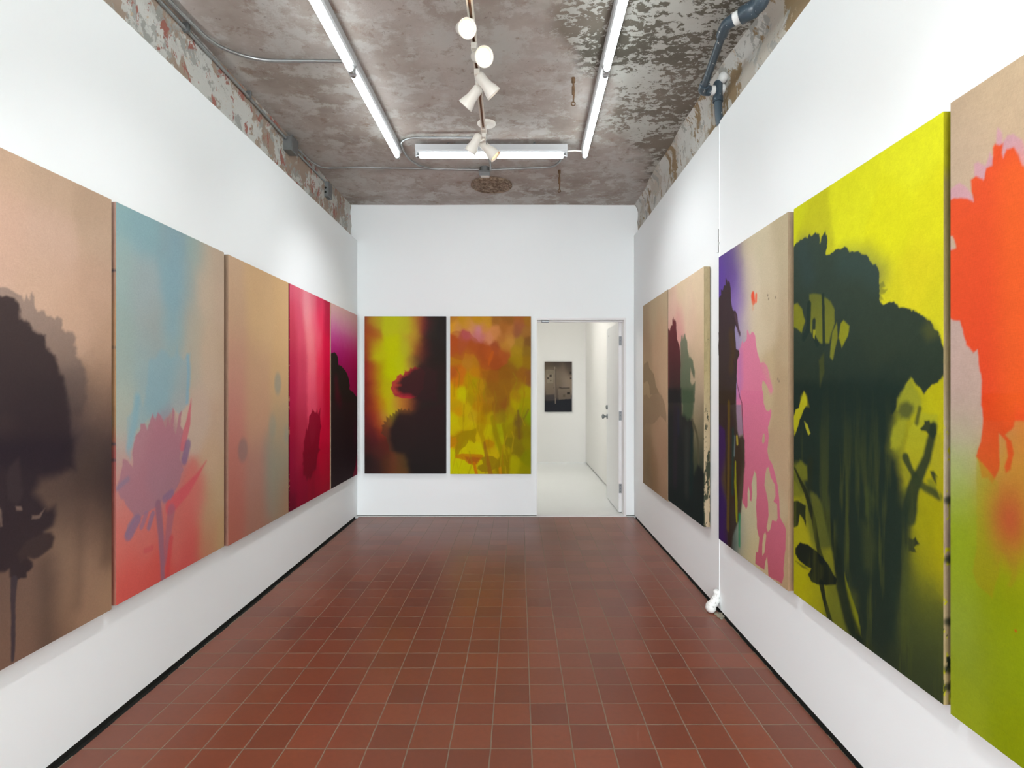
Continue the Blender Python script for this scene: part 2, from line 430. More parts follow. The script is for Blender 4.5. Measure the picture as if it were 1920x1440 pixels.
# ------------------------------------------------------------------ canvas painter (pigment colours laid on a fine mesh)
def C(h): return np.array([lin((h >> s) & 255) for s in (16, 8, 0)])
GAIN = .98
class Paint:
    def __init__(s, W, H, step, seed=1):
        s.W, s.H = W, H; s.nu = int(W/step); s.nv = int(H/step); s.seed = seed
        s.X, s.Y = np.meshgrid(np.linspace(0, W, s.nu+1), np.linspace(0, H, s.nv+1)); s.sh = s.X.shape
        s.img = np.zeros(s.sh+(3,)); s.k = 0
        c = max(2, int(H/.05)), max(2, int(W/.05))
        c2 = int(H/.011), int(W/.011)
        s.n1 = fbm(seed*31+1, s.sh, c, 4)+.30*fbm(seed*31+3, s.sh, c2, 2); s.n2 = fbm(seed*31+2, s.sh, c, 4)+.30*fbm(seed*31+4, s.sh, c2, 2)
    def scatter(s, pts, sg=.07, ss=1.0):
        """soft wash: colours given at points blend into each other"""
        num = np.zeros(s.sh+(3,)); den = np.zeros(s.sh)
        X = s.X+.02*s.n1; Y = s.Y+.03*s.n2
        for u, v, h in pts:
            d2 = (X-u*s.W)**2+((Y-v*s.H)*.75)**2
            w = np.exp(-d2/(2*sg*sg))+2e-4/(1+(d2/.01)**2); num += w[..., None]*C(h); den += w
        s.base = num/den[..., None]; s.img = s.base.copy()
    def _col(s, c):
        if isinstance(c, tuple):
            v0, v1 = s.ext; t = np.clip((s.Y/s.H-v0)/(v1-v0+1e-9), 0, 1)[..., None]
            return C(c[0])*(1-t)+C(c[1])*t
        if c == 'base': return s.base
        return C(c)
    def _put(s, sd, c, a, soft):
        if isinstance(soft, tuple):
            v0, v1 = s.ext; t = np.clip((s.Y/s.H-v0)/(v1-v0+1e-9), 0, 1); soft = soft[0]*(1-t)+soft[1]*t
        m = np.clip(.5-sd/(2*soft), 0, 1); m = m*m*(3-2*m)*a
        cc = s._col(c); s.img = s.img*(1-m[..., None])+cc*m[..., None]
    def poly(s, pts, c, a=1., soft=.003, rg=.006):
        P = [(p[0]*s.W, p[1]*s.H) for p in pts]; s.ext = (min(p[1] for p in pts), max(p[1] for p in pts))
        X = s.X+rg*2*s.n1; Y = s.Y+rg*2*s.n2
        d = np.full(s.sh, 1e9); ins = np.zeros(s.sh, bool)
        for i in range(len(P)):
            (x0, y0), (x1, y1) = P[i-1], P[i]; ex, ey = x1-x0, y1-y0
            t = np.clip(((X-x0)*ex+(Y-y0)*ey)/(ex*ex+ey*ey+1e-12), 0, 1)
            d = np.minimum(d, (X-x0-t*ex)**2+(Y-y0-t*ey)**2)
            if y0 != y1: ins ^= ((y0 > Y) != (y1 > Y)) & (X < (x1-x0)*(Y-y0)/(y1-y0)+x0)
        sd = np.sqrt(d); sd[ins] *= -1; s._put(sd, c, a, soft)
    def stroke(s, pts, r, c, a=1., soft=.004, rg=.003):
        P = [(p[0]*s.W, p[1]*s.H) for p in pts]; s.ext = (min(p[1] for p in pts), max(p[1] for p in pts)); n = len(P)
        R = [r]*n if isinstance(r, (int, float)) else r
        X = s.X+rg*2*s.n1; Y = s.Y+rg*2*s.n2; sd = np.full(s.sh, 1e9)
        for i in range(1, n):
            (x0, y0), (x1, y1) = P[i-1], P[i]; ex, ey = x1-x0, y1-y0
            t = np.clip(((X-x0)*ex+(Y-y0)*ey)/(ex*ex+ey*ey+1e-12), 0, 1)
            sd = np.minimum(sd, np.hypot(X-x0-t*ex, Y-y0-t*ey)-(R[i-1]*(1-t)+R[i]*t))
        s._put(sd, c, a, soft)
    def blob(s, p, rx, ry, c, a=1., soft=.02):
        s.ext = (0, 1); d = np.hypot((s.X-p[0][0]*s.W)/rx, (s.Y-p[0][1]*s.H)/ry)
        s._put((d-1)*min(rx, ry), c, a, soft)
    def mottle(s, amt, cells=(30, 16)):
        s.img *= (1+amt*2*fbm(s.seed*7+5, s.sh, cells, 5, .65))[..., None]
    def streak(s, amt):
        s.img *= (1+amt*2*fbm(s.seed*7+9, s.sh, (3, 30), 4, .6))[..., None]

def color_mesh(name, mat, parent, rgb, O, du, dv, nu, nv, flip):
    """flat grid O+u*du+v*dv carrying one colour per vertex"""
    org = np.array(ORG[parent.name]); O = np.array(O, float)-org; du = np.array(du, float); dv = np.array(dv, float)
    U, V = np.meshgrid(np.linspace(0, 1, nu+1), np.linspace(0, 1, nv+1))
    co = O+U[..., None]*du+V[..., None]*dv
    idx = np.arange((nu+1)*(nv+1)).reshape(nv+1, nu+1)
    q = np.stack([idx[:-1, :-1], idx[:-1, 1:], idx[1:, 1:], idx[1:, :-1]], -1).reshape(-1, 4)
    if flip: q = q[:, ::-1]
    me = bpy.data.meshes.new(name); me.vertices.add(co.size//3); me.vertices.foreach_set('co', co.ravel().astype(np.float32))
    me.loops.add(q.size); me.loops.foreach_set('vertex_index', q.ravel().astype(np.int32))
    me.polygons.add(len(q)); me.polygons.foreach_set('loop_start', np.arange(0, q.size, 4, dtype=np.int32))
    me.update(calc_edges=True); me.validate()
    at = me.color_attributes.new('paint', 'FLOAT_COLOR', 'POINT')
    rgba = np.ones((co.size//3, 4), np.float32); rgba[:, :3] = np.clip(np.clip(rgb.reshape(-1, 3), 0, 1)**1.12*GAIN, 0, 1)
    at.data.foreach_set('color', rgba.ravel()); me.materials.append(mat)
    o = bpy.data.objects.new(name, me); col.objects.link(o); o.parent = parent; ORG[o.name] = tuple(ORG[parent.name]); return o

CV = {'P1': ('L', 1.42, 2.282, 2.115, 1.64), 'P2': ('L', 2.309, 3.171, 2.115, 1.635), 'P3': ('L', 3.219, 4.083, 2.115, 1.645), 'P4': ('L', 4.103, 5.008, 2.115, 1.645), 'P5': ('L', 5.036, 5.891, 2.115, 1.645), 'P6': ('R', 4.512, 5.405, 2.14, 1.675), 'P7': ('R', 3.624, 4.494, 2.134, 1.656), 'P8': ('R', 2.488, 3.353, 2.13, 1.655), 'P9': ('R', 1.576, 2.435, 2.125, 1.64), 'P10': ('R', 0.688, 1.55, 2.135, 1.66), 'B1': ('B', -1.634, -0.776, 2.119, 1.659), 'B2': ('B', -0.731, 0.121, 2.119, 1.664), 'PH': ('H', 0.456, 0.952, 1.843, 0.909)}
TH = .045; GAP = .006
def hang(key, p, edge, label, cat='painting', name='painting', mat='linen', edge_fn=None, edge_label=None):
    side, a, b, top, h = CV[key]; wd = b-a
    if side == 'L':
        d = np.array((-FLS, 1, 0)); O = np.array((LX(a)+TH, a, top)); du = d*wd; nrm = np.array((1, 0, 0.)); flip = False
    elif side == 'R':
        O = np.array((1.217-TH, b, top)); du = np.array((0, -wd, 0.)); nrm = np.array((-1, 0, 0.)); flip = False
    elif side == 'B':
        O = np.array((a, YB-TH, top)); du = np.array((wd, 0, 0.)); nrm = np.array((0, -1, 0.)); flip = False
    else:
        O = np.array((a, 10.35, top)); du = np.array((wd, 0, 0.)); nrm = np.array((0, -1, 0.)); flip = False
    dv = np.array((0, 0, -h)); th = (TH if side != 'H' else .03)-GAP
    fn = np.cross(du, dv); flip = np.dot(fn, nrm) < 0
    base = O+du/2+dv-nrm*th
    t = thing(name, label, cat, base)
    color_mesh('canvas' if mat == 'linen' else 'photo_print', M[mat], t, p.img, O, du, dv, p.nu, p.nv, flip)
    # near side strip, the one that shows, coloured in detail
    ns = 12; nvv = 300; e = Paint(th, h, h/nvv, p.seed+50); e.nu = ns
    X, Y = np.meshgrid(np.linspace(0, th, ns+1), np.linspace(0, h, nvv+1)); e.X, e.Y, e.sh = X, Y, X.shape
    e.n1 = fbm(p.seed+77, e.sh, (40, 2), 4); e.n2 = fbm(p.seed+78, e.sh, (40, 2), 4)
    if isinstance(edge, int): edge = [(0, edge), (1, edge)]
    vv = Y[:, 0]/h; cs = np.array([C(c) for _, c in edge]); vp = [q for q, _ in edge]
    e.img = np.stack([np.interp(vv, vp, cs[:, i]) for i in range(3)], -1)[:, None, :].repeat(ns+1, 1)
    if edge_fn: edge_fn(e)
    e.mottle(.12, (60, 3))
    uN = 0 if side != 'R' else 1                              # edge facing the camera
    E0 = O+du*uN
    eo = color_mesh('canvas_edge', M['linen'] if mat == 'linen' else M['dark'], t, e.img, E0, -nrm*th, dv, ns, nvv, side == 'R')
    if edge_label: eo['label'] = edge_label
    # remaining returns and back
    out = O+du*(1-uN)
    vs = [O, O+du, O+du+dv, O+dv]; bk = [q-nrm*th for q in vs]
    mb = MB(); mb.add(vs+bk, [(0,1,5,4), (2,3,7,6), (4,5,6,7), (1,2,6,5) if uN == 0 else (3,0,4,7)])
    c0 = edge[len(edge)//2][1]
    mb.build('canvas_return', plain('canvas_return_'+key, c0, .8), t)
    return t

# ---- left wall -------------------------------------------------------------------------------------
def wl(key, step=.003, seed=1):
    side, a, b, top, h = CV[key]; return Paint(b-a, h, step, seed)
p = wl('P1', seed=1)
p.scatter([(.437,.009,12888723),(.637,.013,12494480),(.899,.018,12099722),(.437,.144,13282457),(.637,.147,13020057),(.948,.104,12494481),(.637,.248,13151126),(.948,.219,12558989),(.761,.307,12887696),(.979,.332,12361608)]
 + [(.854,.321,12493196),(.971,.375,11769472),(.971,.436,10519664),(.996,.497,9072736),(.892,.466,9731178),(.854,.495,7232596),(.971,.527,6048840),(.892,.584,5786182),(.996,.620,4997184),(.782,.550,4997186)]
 + [(.885,.636,5523007),(.983,.700,4602426),(.885,.727,4799546),(.752,.730,6048838),(.983,.775,5588286),(.885,.781,9072736),(.735,.797,9204834),(.983,.850,8020562),(.885,.872,10124906),(.735,.899,9664612),(.848,.956,10255976),(.983,.964,10716524),(.558,.866,8217944),(.523,.922,8415320),(.450,.877,7297616),(.632,.880,6969424),(.632,.978,6706250),(.710,.962,9203804),(.443,.965,8151636),(.558,.993,8808794)], .055)
p.poly([(.128,.299),(.440,.263),(.471,.267),(.487,.272),(.504,.278),(.517,.278),(.523,.286),(.537,.272),(.546,.282),(.557,.273),(.566,.264),(.574,.272),(.580,.295),(.589,.304),(.610,.298),(.622,.299),(.631,.309),(.650,.308),(.669,.312),(.682,.305),(.704,.310),(.708,.329),(.728,.336),(.762,.334),(.781,.347),(.775,.359),(.791,.370),(.789,.384),(.811,.392),(.822,.406),(.840,.417),(.847,.437),(.840,.466),(.847,.483),(.811,.523),(.128,.506)], (0x93837a, 0x564946), .8, (.004, .018), .010)
p.poly([(.128,.316),(.455,.282),(.482,.283),(.504,.295),(.506,.323),(.531,.325),(.554,.332),(.566,.345),(.595,.348),(.622,.352),(.625,.376),(.644,.386),(.675,.393),(.688,.411),(.695,.433),(.714,.438),(.734,.466),(.744,.493),(.755,.521),(.782,.643),(.128,.594)], (0x463c3c, 0x372e33), .95, (.005, .022), .010)
p.stroke([(.624,.833),(.632,.880),(.632,.991)], .03, 0x55473f, .45, .05)
p.stroke([(.812,.755),(.804,.877),(.795,.945)], .02, 0x5c4c44, .4, .04)
p.stroke([(.983,.775),(.963,.866)], .02, 0x5c4c44, .4, .04)
p.poly([(.128,.543),(.777,.573),(.710,.641),(.670,.648),(.602,.649),(.572,.675),(.602,.691),(.624,.706),(.639,.714),(.674,.713),(.680,.732),(.663,.753),(.624,.761),(.655,.767),(.670,.781),(.655,.798),(.624,.804),(.594,.809),(.572,.809),(.544,.801),(.565,.814),(.567,.824),(.551,.830),(.537,.831),(.537,.842),(.509,.839),(.496,.840),(.489,.854),(.473,.851),(.473,.836),(.463,.828),(.463,.813),(.443,.815),(.128,.768)], (0x342c33, 0x3c3235), .95, (.04, .003), .003)
p.poly([(.537,.769),(.624,.763),(.667,.777),(.655,.798),(.594,.809),(.544,.801),(.509,.805),(.496,.790)], 0x4a3d3b, .7, .008)
p.poly([(.463,.613),(.503,.597),(.509,.641),(.523,.673),(.496,.692),(.463,.676),(.450,.636)], 0x443a3c, .8, .01)
p.poly([(.489,.694),(.513,.695),(.518,.705),(.492,.702)], 0x7d6a62, .9, .004)
p.poly([(.562,.718),(.594,.720),(.624,.711),(.598,.729),(.562,.726)], 0x76645c, .9, .004)
p.poly([(.424,.689),(.432,.694),(.431,.724),(.424,.723)], 0x7d6a62, .9, .004)
p.stroke([(.481,.837),(.479,.894),(.480,.944),(.477,.992)], [.013, .008, .009, .006], 0x4a4044, .95, .003)
p.mottle(.035)
hang('P1', p, 0xb09a84, 'pale linen painting with a dark brown-black flower head, nearest on the left wall')
p = wl('P2', seed=2)
p.scatter([(.006,.014,9613490),(.197,.024,9416114),(.468,.029,9611436),(.691,.013,10268844),(.796,.025,12628124),(.967,.025,12364696),(.022,.170,10532016),(.197,.193,10727600),(.468,.145,9481652),(.592,.157,10529960),(.760,.166,12891296),(.967,.175,12758682),(.022,.329,10465450),(.260,.317,10792104),(.468,.307,10137776),(.657,.273,11841440),(.796,.317,12890266),(.967,.363,12626836)]
 + [(.029,.391,10727592),(.221,.386,10268848),(.621,.375,12103840),(.866,.399,13153440),(.955,.553,12889238),(.029,.530,11383976),(.699,.547,12890272),(.866,.702,12888720),(.955,.802,12626056),(.955,.957,12361848),(.029,.646,12101792),(.029,.715,13142144),(.108,.770,13140088),(.679,.805,13401204),(.822,.849,12492928),(.029,.854,13662832),(.221,.857,13400176),(.583,.879,13398120),(.822,.939,12359800),(.081,.956,13657180),(.296,.969,13394008),(.640,.960,13131868),(.801,.978,12484712),(.476,.838,13138032),(.375,.695,11570316)], .06)
p.stroke([(.468,.029),(.498,.165),(.439,.286)], .05, 0x8cacb8, .5, .08)
p.poly([(.228,.410),(.243,.380),(.296,.379),(.343,.351),(.391,.360),(.425,.375),(.467,.368),(.493,.335),(.502,.362),(.547,.377),(.583,.354),(.617,.353),(.621,.432),(.602,.505),(.547,.526),(.511,.542),(.459,.519),(.375,.549),(.265,.536),(.206,.554),(.149,.567),(.115,.608),(.095,.645),(.068,.625),(.075,.578),(.081,.540),(.122,.522),(.135,.479),(.163,.480),(.192,.509),(.221,.485)], (0x8cb0bc, 0x88acb8), .5, .012, .01)
p.stroke([(.593,.365),(.598,.421),(.583,.505)], .012, 0x84b0c4, .6, .01)
p.stroke([(.149,.484),(.135,.542),(.095,.607)], .02, 0x84aebc, .5, .015)
p.stroke([(.425,.800),(.583,.767),(.679,.736),(.791,.694)], [.04, .03, .015, .002], 0xd0606a, .75, .01)
p.stroke([(.538,.631),(.593,.566),(.627,.494)], [.03, .02, .002], 0xc8707c, .85, .006)
p.poly([(.004,.708),(.029,.678),(.048,.642),(.081,.649),(.115,.666),(.115,.628),(.135,.590),(.170,.572),(.177,.555),(.206,.554),(.221,.574),(.243,.555),(.273,.531),(.296,.552),(.311,.529),(.359,.548),(.383,.575),(.400,.544),(.425,.572),(.450,.516),(.467,.530),(.450,.578),(.476,.595),(.502,.536),(.529,.531),(.520,.569),(.547,.587),(.529,.619),(.511,.673),(.547,.703),(.511,.738),(.441,.770),(.425,.784),(.375,.774),(.327,.779),(.280,.789),(.221,.798),(.149,.804),(.108,.818),(.081,.843),(.068,.836),(.081,.810),(.122,.791),(.081,.767),(.055,.746),(.029,.738)], (0xb47c88, 0xa0808c), .85, .005, .008)
p.stroke([(.314,.783),(.343,.879),(.359,1.001)], [.022, .02, .014], 0x957082, .85, .008)
p.stroke([(.433,.812),(.400,.887),(.375,.957)], [.03, .022, .01], 0x9a6e80, .6, .01)
p.stroke([(.556,.676),(.593,.631)], .025, 0x8a7090, .8, .01)
p.stroke([(.088,.837),(.149,.806)], .025, 0x907890, .85, .008)
p.stroke([(.240,.837),(.273,.804)], .014, 0x907890, .8, .006)
p.stroke([(.184,.828),(.221,.798)], .014, 0x947a90, .7, .006)
p.stroke([(.375,.774),(.433,.764)], .02, 0x8c7490, .7, .008)
p.stroke([(.395,.997),(.408,.952),(.433,.892)], .015, 0xc84c54, .6, .01)
p.stroke([(.010,.709),(.081,.694)], .012, 0x8c8094, .7, .01)
p.stroke([(.213,.896),(.265,.896)], .012, 0xc45c60, .6, .008)
p.mottle(.025)
def e2(e):
    e.stroke([(0.75, 0), (0.75, .6)], .010, 0x6f8f96, .9, .004)
    for v in (.17, .36, .60, .64): e.blob([(.5, v)], .03, .006, 0x4a4e58, .8, .004)
    e.stroke([(.25, .25), (.3, .5)], .008, 0xb0906c, .5, .006)
hang('P2', p, [(0, 0xb09488), (.3, 0xb08c70), (.55, 0x9a7c5c), (.62, 0x9a5c58), (1, 0xa87060)], 'painting of a mauve-pink flower under blue brushwork on linen, on the left wall', edge_fn=e2, edge_label='stained orange-pink side of the canvas')
p = wl('P3', seed=3)
p.scatter([(.012,.010,13151634),(.413,.035,13611146),(.953,.043,13676678),(.040,.183,13019276),(.482,.191,13611144),(.953,.252,13610628),(.040,.366,12885126),(.413,.397,12886660),(.867,.435,13150336),(.040,.476,12882052),(.040,.586,12616824),(.413,.558,12622464),(.867,.614,11574400),(.040,.732,12090480),(.413,.759,11569274),(.785,.786,10262148),(.040,.879,11826280),(.413,.920,11042930),(.826,.922,9997434),(.040,.974,11563104),(.482,.993,11041896),(.953,.971,11043944)], .1)
p.blob([(.785,.440)], .055, .075, 0x98988a, .75, .02)
p.blob([(.202,.683)], .06, .07, 0x8f7c78, .65, .02)
p.blob([(.686,.612)], .055, .075, 0x969a8c, .5, .03)
p.blob([(.962,.662)], .045, .06, 0x969a8c, .5, .03)
p.stroke([(.610,.689),(.628,.944)], .07, 0x8c9488, .4, .09)
p.mottle(.02)
hang('P3', p, [(0, 0x96826e), (1, 0x9a7264)], 'hazy beige and dusty pink painting with faint grey-green spots, on the left wall', edge_label='brown side of the canvas')
p = wl('P4', seed=4)
p.scatter([(.013,.013,14183040),(.204,.005,14447750),(.372,.043,14849696),(.512,.023,14186632),(.704,.023,13650024),(.958,.015,12070992),(.030,.126,13652072),(.204,.113,14180472),(.412,.117,15506080),(.553,.128,15626376),(.726,.096,15614056),(.934,.103,13116496),(.064,.232,13125728),(.259,.222,14704760),(.471,.212,15764628),(.660,.223,15754364),(.887,.234,14686288),(.064,.340,12596312),(.259,.335,13651048),(.512,.329,15759496),(.726,.323,15480928),(.910,.340,14157896),(.064,.467,12332116),(.259,.467,13650024),(.512,.448,15755392),(.704,.447,15089760),(.910,.468,13369404)]
 + [(.018,.524,11805776),(.237,.528,12597848),(.543,.532,14701680),(.746,.557,14169176),(.891,.582,13107260),(.053,.638,11016256),(.237,.645,12071504),(.818,.668,13371456),(.053,.751,10228800),(.199,.761,11019332),(.818,.800,12320824),(.053,.864,9440312),(.276,.884,9964600),(.587,.912,11011124),(.891,.916,11796532),(.018,.974,7342124),(.276,.983,9178164),(.543,.970,9700399),(.891,.974,10486830)], .06)
p.poly([(.511,.559),(.526,.573),(.543,.565),(.587,.581),(.598,.573),(.613,.584),(.631,.555),(.649,.568),(.654,.589),(.677,.577),(.681,.594),(.711,.565),(.727,.556),(.718,.599),(.734,.643),(.758,.653),(.723,.673),(.711,.698),(.695,.732),(.677,.757),(.723,.772),(.665,.782),(.631,.814),(.620,.842),(.609,.863),(.554,.863),(.521,.873),(.500,.887),(.458,.900),(.416,.888),(.385,.898),(.355,.875),(.305,.867),(.295,.846),(.305,.823),(.276,.813),(.295,.798),(.286,.762),(.315,.744),(.305,.712),(.335,.689),(.355,.658),(.375,.647),(.400,.660),(.426,.624),(.437,.592),(.468,.586),(.489,.579)], (0x960030, 0x760024), .92, (.003, .02), .005)
p.stroke([(.543,.866),(.532,.990)], .03, 0x7c0428, .4, .05)
p.streak(.04)
def e4(e):
    m = fbm(401, e.sh, (70, 3), 4, .7) > .16; e.img[m] = C(0xb09070)
hang('P4', p, [(0, 0x7a2038), (1, 0x5a0c24)], 'bright crimson and pink painting with a dark red feathery form, on the left wall', edge_fn=e4, edge_label='dark red side with bare linen flecks')
p = wl('P5', seed=5)
rows5 = ((0, 0xdcbcae, 0xd8b0ae), (.06, 0xdab2ac, 0xd4a8ac), (.11, 0xd898c0, 0xd0a0a8), (.15, 0xd458a8, 0xcc68a0), (.19, 0xc42490, 0xc83080), (.23, 0xb41478, 0xb80464),
         (.30, 0xa41070, 0xac0058), (.38, 0x9c0c64, 0xa00054), (.5, 0x94085c, 0x960050), (.65, 0x5a1838, 0x7c0840), (.85, 0x3a1c28, 0x6a1030), (1, 0x2e2023, 0x8a1c3c))
def blend(a, b, t):
    return sum(int(((a >> k) & 255)*(1-t)+((b >> k) & 255)*t) << k for k in (16, 8, 0))
p.scatter([(u_, v_, blend(a_, b_, u_)) for v_, a_, b_ in rows5 for u_ in (0, .2, .4, .6, .8, 1)], .07)
p.poly([(-.050,.270),(.041,.266),(.109,.263),(.178,.268),(.221,.283),(.243,.305),(.255,.327),(.366,.334),(.487,.351),(.582,.373),(.646,.406),(.679,.440),(.662,.464),(.813,.480),(.952,.510),(.988,.516),(.988,.547),(-.050,.533)], 0x2e2626, 1, .006, .01)
p.poly([(-.050,.493),(.764,.498),(.908,.509),(1.012,.531),(1.027,.822),(1.001,.847),(.944,.897),(.926,.938),(.871,.961),(.799,.999),(.694,1.050),(-.050,1.033)], (0x2e2425, 0x2f1f24), .97, .02, .01)
p.stroke([(.170,.419),(.221,.491)], .05, 0x5c1830, .6, .05)
p.stroke([(.199,.499),(.305,.534)], .06, 0x581028, .5, .06)
p.blob([(.926,.748)], .06, .1, 0x4c1830, .7, .08)
hang('P5', p, 0xc0a088, 'magenta painting with a black plant silhouette, farthest on the left wall')

# ---- rear wall -------------------------------------------------------------------------------------
p = wl('B1', seed=6)
p.scatter([(.010,.010,9189946),(.054,.086,10501172),(.083,.029,12617784),(.134,.029,12103728),(.308,.048,12633128),(.527,.048,12632112),(.600,.048,12625976),(.644,.029,12087360),(.695,.048,9454652),(.760,.048,6304314),(.818,.086,3881011),(.964,.086,3683378),(.010,.199,9975860),(.054,.199,11030572),(.112,.199,12625960),(.163,.236,12764184),(.345,.199,12765196),(.527,.199,12368944),(.593,.161,12623932),(.629,.199,11563064),(.680,.199,7354932),(.746,.199,4862000),(.855,.199,3682863),(.017,.349,9055288),(.075,.349,11028524),(.126,.349,12086312),(.185,.349,12103696),(.308,.349,12634112),(.454,.312,12634136),(.563,.312,12624956),(.614,.300,8150072),(.673,.293,5780532),(.017,.462,8400940),(.104,.462,11030572),(.177,.462,12093984),(.250,.462,12632064),(.294,.462,12629024),(.600,.425,4206639),(.891,.425,3485739),(.811,.018,3881011),(.083,.123,11826222),(.964,.312,3551533),(.818,.312,3813421)]
 + [(.017,.557,7876652),(.090,.557,9977896),(.163,.557,12083240),(.221,.557,12617760),(.272,.538,12894216),(.308,.594,12630040),(.381,.564,12622904),(.454,.549,12615736),(.512,.557,11037752),(.585,.557,6962224),(.673,.557,4730928),(.891,.557,3485739),(.032,.670,6958128),(.112,.651,10239020),(.185,.670,11556912),(.236,.643,12619836),(.199,.726,9452588),(.090,.726,6826540),(.126,.783,6302252),(.039,.820,4991530),(.236,.820,6565928),(.163,.858,5779500),(.032,.933,3549224),(.126,.952,4205610),(.272,.933,5781032),(.352,.933,7620144),(.454,.914,6572078),(.512,.933,5916718),(.454,.982,7096876),(.600,.933,3288106),(.600,.745,3549739),(.818,.820,3091242),(.454,.745,3811884),(.891,.971,3156522)], .042)
p.poly([(.673,.312),(.818,.304),(1.037,.297),(1.037,1.027),(.600,1.027),(.585,.688),(.673,.538),(.614,.425)], (0x3c302d, 0x322b2a), .95, .06)
p.poly([(.338,.421),(.381,.398),(.396,.376),(.440,.364),(.483,.376),(.498,.349),(.487,.340),(.520,.349),(.549,.346),(.567,.327),(.578,.340),(.622,.319),(.644,.327),(.673,.327),(.746,.349),(.716,.462),(.636,.515),(.527,.526),(.454,.519),(.374,.508),(.345,.496),(.323,.462),(.338,.444)], 0xb43042, .9, .008, .012)
p.poly([(.454,.391),(.527,.372),(.571,.346),(.644,.325),(.746,.312),(.891,.349),(.891,.538),(.673,.538),(.563,.500),(.483,.500),(.410,.477),(.389,.455),(.440,.436),(.396,.425)], (0x44302f, 0x3e2c2d), .95, .03, .012)
p.stroke([(.381,.504),(.454,.496),(.563,.504)], .01, 0x8c2c3a, .7, .025)
p.poly([(.308,.858),(.265,.768),(.206,.745),(.214,.722),(.221,.707),(.214,.692),(.250,.685),(.236,.666),(.272,.670),(.265,.636),(.301,.651),(.308,.624),(.338,.636),(.345,.613),(.374,.621),(.381,.598),(.410,.606),(.403,.587),(.440,.594),(.454,.581),(.469,.598),(.498,.587),(.527,.598),(.549,.583),(.571,.606),(.636,.594),(.636,.820),(.454,.858)], 0x5a4030, .7, .006, .006)
p.poly([(.352,.858),(.308,.783),(.308,.715),(.352,.670),(.381,.632),(.425,.609),(.483,.613),(.563,.617),(.636,.602),(.993,.557),(.993,1.001),(.556,1.001),(.527,.914),(.483,.881),(.418,.873)], (0x3c2c2c, 0x2f2a29), .97, .04, .006)
p.mottle(.03)
hang('B1', p, 0x3a302c, 'painting of a glowing yellow-green band between dark red and black forms, on the back wall')
p = wl('B2', seed=7)
p.scatter([(.014,.010,12617784),(.036,.067,14196784),(.160,.029,13146156),(.197,.048,13605444),(.344,.029,13146156),(.454,.029,13408820),(.564,.018,11039800),(.711,.022,10513460),(.857,.014,11299896),(.967,.022,11040816),(.087,.078,13670488),(.270,.078,13933152),(.417,.085,13669456),(.564,.104,13668440),(.674,.067,11564088),(.747,.097,12090432),(.857,.067,11037256),(.821,.104,10512456),(.931,.104,11040828),(.344,.093,13930650),(.307,.115,13139064),(.395,.123,13139064),(.468,.134,13930600),(.637,.142,12090432),(.747,.149,13145160),(.857,.161,11307060),(.967,.161,9200692),(.674,.191,12618812),(.821,.217,11571240),(.967,.217,9992236),(.821,.292,11045916),(.967,.292,10517536),(.028,.161,12344364),(.182,.123,12608612),(.160,.179,12084284),(.028,.217,12083244),(.270,.198,11821100),(.417,.198,11557932),(.564,.206,11033656),(.490,.247,12608552),(.659,.236,11559984),(.234,.236,12614696),(.380,.254,11295784),(.564,.292,10507300),(.234,.292,12617772),(.322,.292,12354596),(.050,.281,12353568),(.417,.311,11558948),(.050,.348,12347432),(.124,.367,13401120),(.307,.348,13143064),(.417,.348,12089376),(.527,.386,11036708),(.674,.367,9988128),(.784,.330,9989156),(.894,.367,10513448),(.967,.386,9987124),(.087,.423,13402136),(.234,.405,12621836),(.285,.423,11837444),(.380,.442,12620824),(.527,.442,10514464),(.674,.442,10515488),(.857,.423,10779680),(.909,.476,11575312),(.124,.484,13156352),(.021,.476,13674496),(.307,.480,12361728),(.454,.491,11043864)]
 + [(.050,.499,13411328),(.131,.499,13419520),(.270,.517,11573260),(.351,.517,12356628),(.454,.517,11567136),(.637,.510,10252320),(.674,.555,9987108),(.821,.517,11570200),(.909,.555,11051016),(.806,.555,12101632),(.087,.555,12887056),(.109,.600,13409288),(.197,.585,13152268),(.344,.574,12356616),(.454,.585,11041812),(.601,.585,9989152),(.747,.600,11046936),(.894,.604,10000396),(.967,.660,9214980),(.050,.660,13418500),(.160,.660,12890120),(.292,.630,12888092),(.380,.641,11832320),(.483,.649,12362760),(.601,.638,11046936),(.637,.630,9732120),(.747,.641,11049996),(.843,.668,8415272),(.931,.686,9469968),(.050,.713,13417480),(.270,.705,13416456),(.380,.705,11835396),(.483,.724,12892160),(.556,.743,10522636),(.615,.724,11316232),(.747,.724,10522636),(.843,.743,8941592),(.953,.743,9207824),(.014,.799,13406216),(.087,.773,11570188),(.270,.743,11309056),(.351,.761,13415432),(.498,.765,12892160),(.623,.799,11579400),(.784,.799,9996304),(.953,.799,9735180),(.234,.837,13418496),(.344,.837,13419524),(.490,.807,12356612),(.527,.867,13152268),(.659,.818,12101636),(.857,.837,9206804),(.028,.874,13420548),(.307,.855,13154312),(.953,.893,9210884),(.050,.968,13158400),(.197,.968,13157376),(.806,.949,11577348),(.894,.968,9999364),(.674,.931,9995268)], .026)
p.poly([(.006,.161),(.028,.100),(.087,.093),(.131,.100),(.160,.084),(.182,.093),(.241,.100),(.270,.123),(.336,.149),(.380,.176),(.498,.187),(.578,.189),(.615,.213),(.674,.228),(.696,.254),(.718,.292),(.601,.333),(.454,.341),(.395,.333),(.351,.288),(.292,.243),(.182,.232),(.153,.281),(.006,.254)], 0xb25e30, .45, .006, .008)
p.poly([(.138,.097),(.164,.082),(.182,.091),(.241,.100),(.263,.127),(.234,.146),(.160,.142)], 0xc06468, .7, .02, .006)
p.stroke([(.476,.311),(.498,.266),(.527,.228)], [.006, .02, .014], 0xc46826, .8, .008)
